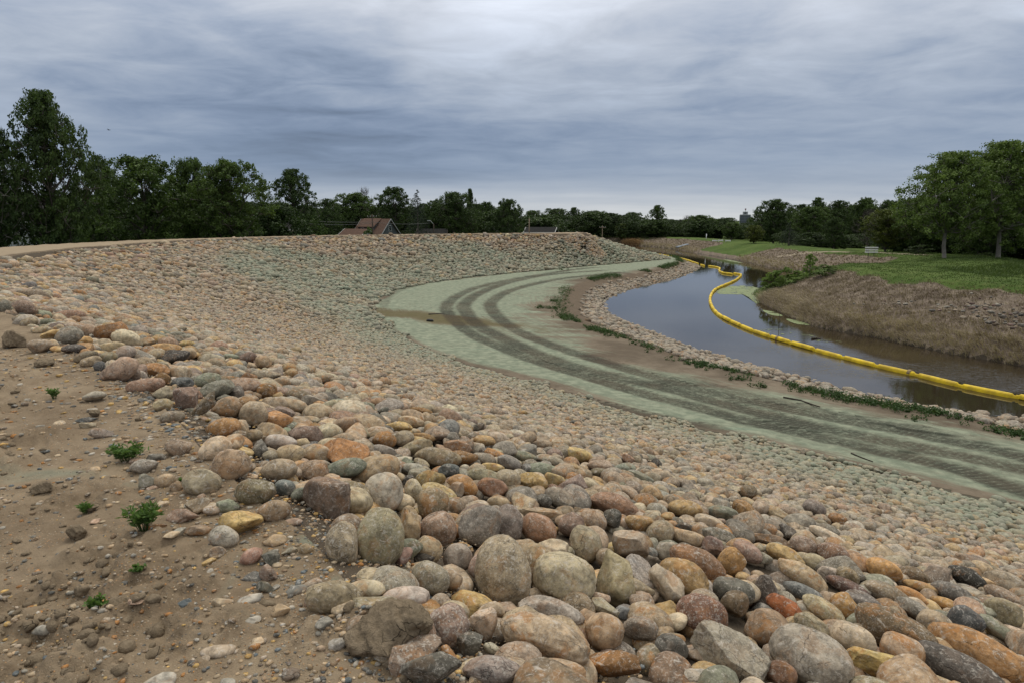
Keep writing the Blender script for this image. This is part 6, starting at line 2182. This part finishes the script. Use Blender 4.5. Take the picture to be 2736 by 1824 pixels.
# dark rocks showing through the dry bank
def bank_rocks():
    rng = np.random.default_rng(61)
    px = []
    for (x0, x1, y0, y1, n) in ((1440, 1560, 300, 350, 8), (1480, 1700, 335, 400, 20), (1820, 2100, 385, 450, 26), (1980, 2352, 390, 480, 46), (2100, 2352, 450, 550, 36), (1250, 1400, 390, 415, 5), (1700, 2352, 330, 560, 24)):
        px += [K4([(rng.uniform(x0, x1), rng.uniform(y0, y1))])[0] for _ in range(n)]
    P_ = np.array([at_z(u, v, 1.2) for u, v in px])
    for it in range(3):
        zz = ground(P_[:, :2])
        P_ = np.array([at_z(u, v, z) for (u, v), z in zip(px, zz)])
    n = len(P_)
    r = 0.03 + 0.075 * rng.random(n)**2
    v, f = stone_shapes(rng, n, 2, (rng.random(n) < 0.6) * 0.8)
    a = np.column_stack([r * 1.3, r, r * 0.7])
    w = v * a[:, None] + (P_ + np.column_stack([np.zeros((n, 2)), r * 0.4]))[:, None]
    ks = ['grey', 'purple', 'dgrey', 'pgrey', 'lgrey', 'grey']
    cols = np.array([np.array(SC[ks[i]][0]) * rng.uniform(0.4, 0.8) for i in rng.integers(0, 6, n)])
    V = v.shape[1]
    at = {'col': np.repeat(np.column_stack([cols, np.zeros(n)]), V, 0), 'par': np.tile((0.1, 0.1, 0.4), (n * V, 1)), 'lp': (v * a[:, None] + rng.uniform(-30, 30, (n, 1, 3))).reshape(-1, 3)}
    link('bank_rocks', build_mesh('bank_rocks', w.reshape(-1, 3), (f[None] + (np.arange(n) * V)[:, None, None]).reshape(-1, 3), M_STONE, True, at),
         label='grey old riprap rocks showing through the dry grass of the far bank', cat='rocks', kind='stuff')
bank_rocks()

# ------------------------------------------------------------------ houses
M_ROOF = mat_plain('brown_shingle', (.135, .088, .070), (.100, .066, .053), 3, 1.0, 0.3, 0.0)
M_ROOFG = mat_plain('grey_shingle', (.040, .038, .038), (.028, .028, .028), 3, 1.0, 0.3, 0.0)
M_TRIM = mat_plain('white_trim', (.62, .62, .60), (.52, .52, .50), 5, 0.6)
M_GLASS = mat_plain('window_glass', (.020, .024, .028), None, 2, 0.1, 0, 0.6)
M_TAN = mat_plain('tan_wall', (.30, .24, .18), None, 2, 0.9)


def mat_siding(name, col, pitch=0.2):
    m, n = new_mat(name)
    sp = n.node('ShaderNodeSeparateXYZ')
    n.put(sp.inputs[0], n.obj())
    fr = n.math('FRACT', n.math('DIVIDE', sp.outputs[2], pitch))
    c = n.mix(n.step(n.noise(n.obj(), 1.5, 4), 0.3, 0.7), col, tuple(x * 0.85 for x in col))
    c = n.mix(n.step(fr, 0.10, 0.0), c, tuple(x * 0.45 for x in col))
    n.surface(c, 0.7, n.bump(fr, 0.6, 0.03), 0.3)
    return m


M_SIDE_W = mat_siding('white_siding', (.60, .62, .66))
M_SIDE_G = mat_siding('grey_siding', (.080, .090, .097), 0.18)
M_SIDE_L = mat_siding('pale_siding', (.40, .40, .38), 0.2)


def gable_house(name, loc, rz, L, W, hw, hr, wall, roof, label, windows=(), eave=0.4, dormer=None, trim=None):
    """ridge along local x; length L, depth W, wall height hw, ridge height hr"""
    o = empty(name, loc, rz, label, 'house', 'houses behind the near bank')
    m = MB()
    x, y = L / 2, W / 2
    m.add([(-x, -y, 0), (x, -y, 0), (x, y, 0), (-x, y, 0), (-x, -y, hw), (x, -y, hw), (x, y, hw), (-x, y, hw), (-x, 0, hr - .1), (x, 0, hr - .1)],
          [(0, 1, 5, 4), (2, 3, 7, 6), (1, 2, 6, 9, 5), (3, 0, 4, 8, 7), (4, 5, 9, 8), (6, 7, 8, 9)])
    m.build('wall', wall, o)
    k = (hr - hw) / y
    ye, ze = y + eave, hw - eave * k
    r = MB()
    xe = x + eave
    t = 0.14
    for sgn in (-1, 1):
        r.add([(-xe, sgn * ye, ze), (xe, sgn * ye, ze), (xe, 0, hr), (-xe, 0, hr), (-xe, sgn * ye, ze + t), (xe, sgn * ye, ze + t), (xe, 0, hr + t), (-xe, 0, hr + t)],
              [(0, 1, 2, 3), (4, 5, 6, 7), (0, 1, 5, 4), (1, 2, 6, 5), (2, 3, 7, 6), (3, 0, 4, 7)])
    ro = r.build('roof', roof, o)
    tr = MB()
    for sx in (-1, 1):
        for sgn in (-1, 1):
            xa, xb = sx * (xe + .002), sx * (xe + .07)
            tr.add([(xa, sgn * ye, ze - .06), (xb, sgn * ye, ze - .06), (xb, 0, hr - .06), (xa, 0, hr - .06), (xa, sgn * ye, ze + t + .02), (xb, sgn * ye, ze + t + .02), (xb, 0, hr + t + .02), (xa, 0, hr + t + .02)],
                   [(0, 1, 2, 3), (4, 5, 6, 7), (0, 1, 5, 4), (1, 2, 6, 5), (2, 3, 7, 6), (3, 0, 4, 7)])
    for sgn in (-1, 1):
        tr.box(-xe, xe, sgn * ye - .05 + sgn * .05, sgn * ye + .05 + sgn * .05, ze - .06, ze + t - .01)
    tr.build('fascia', trim or M_TRIM, o)
    for (face, px, pz, w, h) in windows:
        f, g = MB(), MB()
        if face == 'front':
            f.box(px - w / 2 - .08, px + w / 2 + .08, -y - .05, -y - .002, pz - h / 2 - .08, pz + h / 2 + .08)
            g.box(px - w / 2, px + w / 2, -y - .07, -y - .045, pz - h / 2, pz + h / 2)
        else:
            f.box(x + .002, x + .05, px - w / 2 - .08, px + w / 2 + .08, pz - h / 2 - .08, pz + h / 2 + .08)
            g.box(x + .045, x + .07, px - w / 2, px + w / 2, pz - h / 2, pz + h / 2)
        fo = f.build('window', M_TRIM, o)
        g.build('pane', M_GLASS, fo)
    if dormer:
        x0, x1, yf, zt = dormer       # front wall plane y=yf, flat-pitched roof from ridge
        zb = hr + (yf) * k - 0.0
        d = MB()
        d.add([(x0, yf, zb - .4), (x1, yf, zb - .4), (x1, yf, zt), (x0, yf, zt), (x0, -.1, hr - .1), (x1, -.1, hr - .1), (x0, -.1, zb - .4), (x1, -.1, zb - .4)],
              [(0, 1, 2, 3), (1, 7, 5, 2), (0, 3, 4, 6), (3, 2, 5, 4)])
        do = d.build('dormer', wall, o)
        rr_ = MB()
        s = (hr - zt) / -yf
        ye2 = yf - .35
        zt2 = zt - .35 * s
        rr_.add([(x0 - .3, ye2, zt2 + .02), (x1 + .3, ye2, zt2 + .02), (x1 + .3, 0.02, hr + t + .02), (x0 - .3, 0.02, hr + t + .02), (x0 - .3, ye2, zt2 + .16), (x1 + .3, ye2, zt2 + .16), (x1 + .3, 0.02, hr + t + .1), (x0 - .3, 0.02, hr + t + .1)],
                [(0, 1, 2, 3), (4, 5, 6, 7), (0, 1, 5, 4), (1, 2, 6, 5), (2, 3, 7, 6), (3, 0, 4, 7)])
        rr_.build('dormer_roof', roof, do)
        for px in (x0 + (x1 - x0) * .28, x0 + (x1 - x0) * .70):
            f, g = MB(), MB()
            f.box(px - .45, px + .45, yf - .06, yf - .002, zt - 1.15, zt - .25)
            g.box(px - .34, px + .34, yf - .08, yf - .05, zt - 1.05, zt - .35)
            fo = f.build('window', M_TRIM, o)
            g.build('pane', M_GLASS, fo)
    return o


def ground_at(u, D):
    p = at_y(u, 600, D)
    return p[0], D, gz1(p[0], D)


H1 = crop(850, 500, 400)
x, y, z = ground_at(H1([(1010, 600)])[0][0], 140)
pt = at_y(*H1([(1200, 512)])[0], 140)
hr = pt[2] - z
gable_house('house', (x - 1.3, y, z), math.radians(-32), 7.2, 5.8, hr - 3.1, hr, M_SIDE_G, M_ROOF, 'grey-blue house with brown gabled roof and wide dormer beyond the crest',
            [('end', 0.1, hr - 1.75, .55, 1.0)], dormer=(-2.9, 1.3, -2.1, hr - 1.35), trim=mat_plain('grey_trim', (.34, .34, .34), None, 5, .7))
x, y, z = ground_at(H1([(600, 650)])[0][0], 137)
pt = at_y(*H1([(500, 640)])[0], 137)
gable_house('garage', (x, y, z), math.radians(-28), 5.2, 4.6, pt[2] - z - 1.7, pt[2] - z - .35, M_SIDE_L, M_ROOF, 'low garage with brown roof joined to the left of the dormered house')
x, y, z = ground_at(10 * S, 72)
pt = at_y(30 * S, 488 * S, 72)
gable_house('house', (x - 2.0, y + 3.5, z), math.radians(20), 8.0, 7.0, 4.9, 6.9, M_SIDE_W, M_ROOFG, 'white lap-sided house half hidden by the left cottonwoods', [])
x, y, z = ground_at(crop(1250, 500, 500)([(925, 540)])[0][0], 165)
pt = at_y(*crop(1250, 500, 500)([(925, 512)])[0], 165)
hr = pt[2] - z
gable_house('house', (x, y, z), math.radians(-12), 6.4, 5.4, hr - 1.0, hr, M_SIDE_G, M_ROOFG, 'low grey bungalow with pale fascia right of the bare wooden pole',
            [('front', -1.7, hr - 1.45, .9, .5), ('front', 0.2, hr - 1.45, .9, .5)], eave=.5)
x, y, z = ground_at(crop(1250, 500, 500)([(350, 540)])[0][0], 175)
pt = at_y(*crop(1250, 500, 500)([(355, 505)])[0], 175)
gable_house('house', (x, y, z), math.radians(70), 4.0, 3.0, pt[2] - z - 1.2, pt[2] - z, M_SIDE_L, M_ROOFG, 'small pale gable peeking between the trees in mid crest')
x, y, z = ground_at(H1([(1790, 660)])[0][0], 165)
pt = at_y(*H1([(1790, 632)])[0], 165)
gable_house('house', (x, y, z), math.radians(4), 6.5, 5.0, pt[2] - z - 1.9, pt[2] - z - .5, M_SIDE_G, M_ROOFG, 'dark-roofed house right of the spruce behind the lamp', trim=M_POLE)
x, y, z = ground_at(crop(0, 220, 912)([(1860, 1010)])[0][0], 105)
pt = at_y(*crop(0, 220, 912)([(1860, 985)])[0], 105)
gable_house('house', (x, y, z), math.radians(8), 6.6, 5.0, pt[2] - z - .6, pt[2] - z + .3, M_TAN, M_ROOFG, 'low tan house under the comb-topped cottonwood',
            [('front', -1.0, pt[2] - z - 1.1, .8, .6), ('front', 1.6, pt[2] - z - 1.1, .8, .6)])

# picnic shelter, shed
def hip(o, w, d, z0, z1, mat, name):
    m = MB()
    m.add([(-w, -d, z0), (w, -d, z0), (w, d, z0), (-w, d, z0), (-w * .45, 0, z1), (w * .45, 0, z1)], [(0, 1, 5, 4), (1, 2, 5), (2, 3, 4, 5), (3, 0, 4), (0, 3, 2, 1)])
    m.build(name, mat, o)


pt = at_y(*K2([(365, 585)])[0], 215)
pb = at_y(*K2([(365, 618)])[0], 215)
zg = gz1(pt[0], 215)
o = empty('picnic_shelter', (pt[0], 215, zg), 0, 'grey hip-roofed picnic shelter by the far levee', 'shelter')
hip(o, 3.6, 3.0, pb[2] - zg, pt[2] - zg, M_ROOFG, 'roof')
for sx in (-1, 1):
    for sy in (-1, 1):
        m = MB(); m.box(sx * 3.0 - .09, sx * 3.0 + .09, sy * 2.4 - .09, sy * 2.4 + .09, -.1, pb[2] - zg)
        m.build('post', M_WOOD, o)
# ------------------------------------------------------------------ glass tower and far blocks
def mat_tower():
    m, n = new_mat('tower_glass')
    sp = n.node('ShaderNodeSeparateXYZ')
    n.put(sp.inputs[0], n.obj())
    fz_ = n.math('FRACT', n.math('DIVIDE', sp.outputs[2], 3.4))
    fx_ = n.math('FRACT', n.math('DIVIDE', n.math('ADD', sp.outputs[0], sp.outputs[1]), 1.5))
    c = n.mix(n.step(fz_, 0.32, 0.28), (0.045, 0.055, 0.075), (0.085, 0.095, 0.115))
    c = n.mix(n.step(fx_, 0.22, 0.16), c, (0.17, 0.18, 0.20))
    n.surface(c, 0.35, None, 0.5)
    return m


M_CONC = mat_plain('pale_concrete', (.34, .35, .37), (.28, .29, .31), .5, .9)
DT = 900
a = at_y(*K2([(1292, 348)])[0], DT); b = at_y(*K2([(1412, 348)])[0], DT); c_ = at_y(*K2([(1448, 352)])[0], DT)
W1 = (b[0] - a[0]) * 1.05
zg = 3.0
o = empty('office_tower', ((a[0] + c_[0]) / 2, DT, zg), math.radians(-18), 'distant dark glass office tower with pale rooftop block', 'tower')
hz = a[2] - zg
m = MB(); m.box(-W1 / 2, W1 / 2, -W1 / 2.6, W1 / 2.6, -3, hz - .9); m.build('glass_facade', mat_tower(), o)
m = MB(); m.box(-W1 / 2 - .1, W1 / 2 + .1, -W1 / 2.6 - .1, W1 / 2.6 + .1, hz - .9, hz)
for sx in (-1, 1):
    for sy in (-1, 1):
        m.box(sx * W1 / 2 - .35 + sx * .15, sx * W1 / 2 + .35 + sx * .15, sy * W1 / 2.6 - .35 + sy * .15, sy * W1 / 2.6 + .35 + sy * .15, -3, hz - .901)
m.build('parapet', M_CONC, o)
ph_ = at_y(*K2([(1374, 312)])[0], DT)[2] - zg
m = MB(); m.box(-3.2, 3.2, -3, 3, hz, ph_); po = m.build('rooftop_block', M_CONC, o)
m = MB(); m.box(-1.3, 1.3, -3.05, -3.01, hz + .8, ph_ - .9); m.build('opening', M_GLASS, po)
mt = at_y(*K2([(1372, 272)])[0], DT)[2] - zg
m = MB(); m.box(-.25, .25, -.25, .25, ph_, mt - 2.2); m.build('mast', M_CONC, o)
m = MB(); m.box(-.9, .9, -.5, .5, mt - 2.2, mt); m.build('sign_box', mat_plain('red_grey', (.30, .20, .22), None, 3, .7), o)
for (x0, x1, y0, y1, D, col, lab) in ((408, 466, 432, 475, 700, (.40, .33, .28), 'far beige block on the skyline beside the tall far cottonwood'),
                                      (504, 522, 450, 475, 760, (.12, .18, .30), 'tiny blue-fronted block on the skyline behind the leafless pale tree'),
                                      (1100, 1115, 425, 455, 650, (.20, .15, .13), 'thin brown chimney stack on the skyline left of the glass tower')):
    a = at_y(*K2([(x0, y0)])[0], D); b = at_y(*K2([(x1, y0)])[0], D)
    w = (b[0] - a[0]) / 2
    o = empty('distant_building', ((a[0] + b[0]) / 2, D, 2.0), 0.2, lab, 'building')
    m = MB(); m.box(-w, w, -w, w, -2, a[2] - 2.0); m.build('wall', mat_plain('far_wall', col, None, .3, .9), o)
    m = MB(); m.box(-w - .15, w + .15, -w - .15, w + .15, a[2] - 2.0, a[2] - 1.4); m.build('roof', M_ROOFG, o)

# ------------------------------------------------------------------ poles, lamp, wires


def pole(u, v0, D, r, mat, label, arm=None, name='utility_pole'):
    p = at_y(u, v0, D)
    zg_ = gz1(p[0], D)
    o = empty(name, (p[0], D, zg_), 0, label, 'pole')
    m = MB(); m.tube([(0, 0, -.2), (0, 0, p[2] - zg_)], r, 8, r * .8); m.build('post', mat, o, smooth=True)
    if arm:
        m = MB(); m.box(-arm, arm, -r - .1, -r - .002, p[2] - zg_ - .55, p[2] - zg_ - .42); ao = m.build('crossarm', mat, o)
        for q in (-.9, -.35, .35, .9):
            m = MB(); m.tube([(arm * q, -r - .05, p[2] - zg_ - .415), (arm * q, -r - .05, p[2] - zg_ - .2)], .045, 6, .03); m.build('insulator', M_TRIM, ao)
    return p, o


pA, oA = pole(*H1([(848, 430)])[0], 130, .14, M_POLE, 'dark utility pole with crossarm in front of the dormered house', .9)
K1 = crop(0, 220, 912)
pB, oB = pole(*K1([(1937, 870)])[0], 104, .13, M_POLE, 'dark utility pole with a red box under the comb-topped cottonwood')
m = MB(); m.box(-.28, .28, -.45, -.14, pB[2] - gz1(pB[0], 104) - 1.7, pB[2] - gz1(pB[0], 104) - .9); m.build('red_box', mat_plain('red_paint', (.19, .03, .02), None, 4, .6), oB)
K5 = crop(1250, 500, 500)
pole(*K5([(772, 398)])[0], 120, .12, M_POLEL, 'bare pale wooden pole standing on the far crest')
pole(*K5([(1692, 487)])[0], 175, .10, M_POLEL, 'small pole with short crossarm right of the stone heap', .8)
p = at_y(*H1([(1815, 580)])[0], 140)
zg = gz1(p[0], 140)
o = empty('street_lamp', (p[0], 140, zg), 0, 'street lamp with slanting arm right of the spruce', 'street lamp')
m = MB(); m.tube([(0, 0, -.2), (0, 0, p[2] - zg)], .11, 8, .09); m.build('post', M_POLE, o, smooth=True)
q = at_y(*H1([(1745, 532)])[0], 140)
m = MB(); m.tube([(0, 0, p[2] - zg - .1), (q[0] - p[0] + .3, -.1, q[2] - zg - .05)], .045, 8); m.build('arm', M_METAL, o, smooth=True)
m = MB(); m.box(q[0] - p[0] - .35, q[0] - p[0] + .32, -.25, .05, q[2] - zg - .06, q[2] - zg + .1); m.build('lamp_head', M_METAL, o)


M_WIRE = mat_plain('wire', (.12, .12, .125), None, 2, .6)


def wire(pts, label, sag=.35):
    P_ = []
    for (u0, v0, D0), (u1, v1, D1) in zip(pts[:-1], pts[1:]):
        a_, b_ = at_y(u0, v0, D0), at_y(u1, v1, D1)
        for t in np.linspace(0, 1, 9)[:-1]:
            P_.append(a_ + (b_ - a_) * t - [0, 0, 4 * sag * t * (1 - t)])
    P_.append(b_)
    c0 = P_[0]
    m = MB(); m.tube([q_ - c0 for q_ in P_], .028, 5, cap=False)
    m.build('power_line', M_WIRE, label=label, cat='cable', loc=c0, smooth=True)


ua, va = H1([(848, 552)])[0]
ub, vb = K1([(1937, 940)])[0]
wire([(ub, vb, 104), (ua, va, 130)], 'upper sagging cable from the red-boxed pole to the pole by the dormered house', .25)
wire([(ub, vb + 6, 104), (ua, va + 3, 130)], 'lower sagging cable from the red-boxed pole to the pole by the dormered house', .45)
wire([(ua, va, 130), (*H1([(1760, 568)])[0], 140)], 'cable from the pole by the house across to the street lamp', .3)
wire([(*K1([(1560, 975)])[0], 96), (ub, vb, 104)], 'cable running left from the red-boxed pole into the trees', .2)

# ------------------------------------------------------------------ board sign, barriers, culvert
p = hit(2327, 686)
D = p[1]
zg = gz1(p[0], D)
o = empty('board_sign', (p[0], D, zg), math.radians(-6), 'sign of three white horizontal boards on the grass ridge', 'sign')
zt, zb_ = at_y(2327, 660, D)[2] - zg, at_y(2327, 676.5, D)[2] - zg
w = 33 / FPX * D / 2
bh = (zt - zb_) * 0.21
M_WHITE = mat_plain('white_board', (.78, .78, .78), (.70, .70, .71), 6, .5)
for k in range(3):
    zc_ = zt - (zt - zb_) * (.13 + .37 * k)
    m = MB(); m.box(-w, w, -.03, 0, zc_ - bh / 2, zc_ + bh / 2); m.build('board', M_WHITE, o)
for q in (-.42, .45):
    m = MB(); m.box(q * w - .035, q * w + .035, .002, .07, -.3, zt + .05); m.build('post', M_POLE, o)
for i, (x0, x1) in enumerate(((958, 1020), (1030, 1092), (1122, 1186))):
    a, b = K2([(x0, 690), (x1, 690)])
    p = hit((a[0] + b[0]) / 2, a[1])
    D = p[1]
    w = (b[0] - a[0]) / FPX * D / 2
    h = at_y(a[0], K2([(0, 668)])[0][1], D)[2] - p[2]
    o = empty('barrier_rail', (p[0], D, gz1(p[0], D)), 0, ('leftmost', 'middle', 'rightmost')[i] + ' of three low white barrier rails across the park path', 'barrier', 'white barrier rails')
    m = MB(); m.box(-w, w, -.05, .05, h - .22, h); m.build('rail', M_WHITE, o)
    for q in (-.9, .9):
        m = MB(); m.box(q * w - .06, q * w + .06, .052, .16, -.2, h - .02); m.build('post', M_WHITE, o)
a, b = K2([(880, 592)])[0], K2([(880, 655)])[0]
p = hit(*b)
o = empty('marker_post', (p[0], p[1], p[2]), 0, 'slim white post on the far bank above the barrier rails', 'post')
ht = at_y(*a, p[1])[2] - p[2]
m = MB(); m.tube([(0, 0, -.2), (0, 0, ht)], .09, 8); m.build('shaft', M_WHITE, o, smooth=True)
m = MB(); m.tube([(0, 0, ht), (0, 0, ht + .08)], .11, 8, .03); m.build('cap', M_METAL, o)
p = hit(*K2([(585, 748)])[0])
o = empty('culvert_slab', (p[0], p[1], gz1(p[0], p[1]) + .15), math.radians(8), 'blue-grey concrete slab jutting from the far bank to the water', 'culvert')
m = MB()
wv_ = 145 / 2352 * 500 / FPX * p[1] / 2
m.add([(-wv_, -1, -.45), (wv_, -.6, .1), (wv_, 1.2, .1), (-wv_, 1, -.45), (-wv_, -1, -.25), (wv_, -.6, .35), (wv_, 1.2, .35), (-wv_, 1, -.25)], [(0, 3, 2, 1), (4, 5, 6, 7), (0, 1, 5, 4), (1, 2, 6, 5), (2, 3, 7, 6), (3, 0, 4, 7)])
m.build('slab', mat_plain('blue_concrete', (.22, .26, .32), None, 2, .8), o)

# orange reeds below the far levee
rg2 = np.random.default_rng(9)
a = np.array([hit(*K5([(2060 + rg2.normal(0, 55), 722 + rg2.uniform(-8, 12))])[0]) for _ in range(60)])
p = np.repeat(a[:, :2], 12, 0) + rg2.normal(0, .5, (720, 2))
v, (q4, q3), m_ = blades(p, ground(p), np.full(len(p), 1.3), .03, np.zeros((len(p), 2)), rg2, 3, .2)
link('reeds', build_mesh('reeds', v, [q4, q3], mat_leaf('leaf_reed', (.20, .125, .07), (.32, .20, .11), .2), False, {'lv': np.repeat(rg2.random(m_), 5)}),
     label='clump of orange dead reeds below the far levee', cat='reeds', kind='stuff')

# a bird far up on the left
p = at_y(*K1([(750, 330)])[0], 70)
m = MB()
m.add([(-.16, 0, 0), (-.06, .035, .02), (.06, .035, .02), (.20, 0, .0), (-.06, -.035, .02), (.06, -.035, .02), (0, 0, -.045), (-.02, .30, .07), (.05, .30, .07), (-.02, -.30, .07), (.05, -.30, .07), (-.26, .03, 0), (-.26, -.03, 0)],
      [(0, 1, 6), (1, 2, 6), (2, 3, 6), (3, 5, 6), (5, 4, 6), (4, 0, 6), (0, 4, 5, 3, 2, 1), (1, 7, 8, 2), (4, 5, 10, 9), (0, 11, 12)])
m.build('bird', mat_plain('bird_dark', (.03, .028, .026), None, 5, .8), label='tiny dark bird gliding in the sky at the left', cat='bird', loc=p)
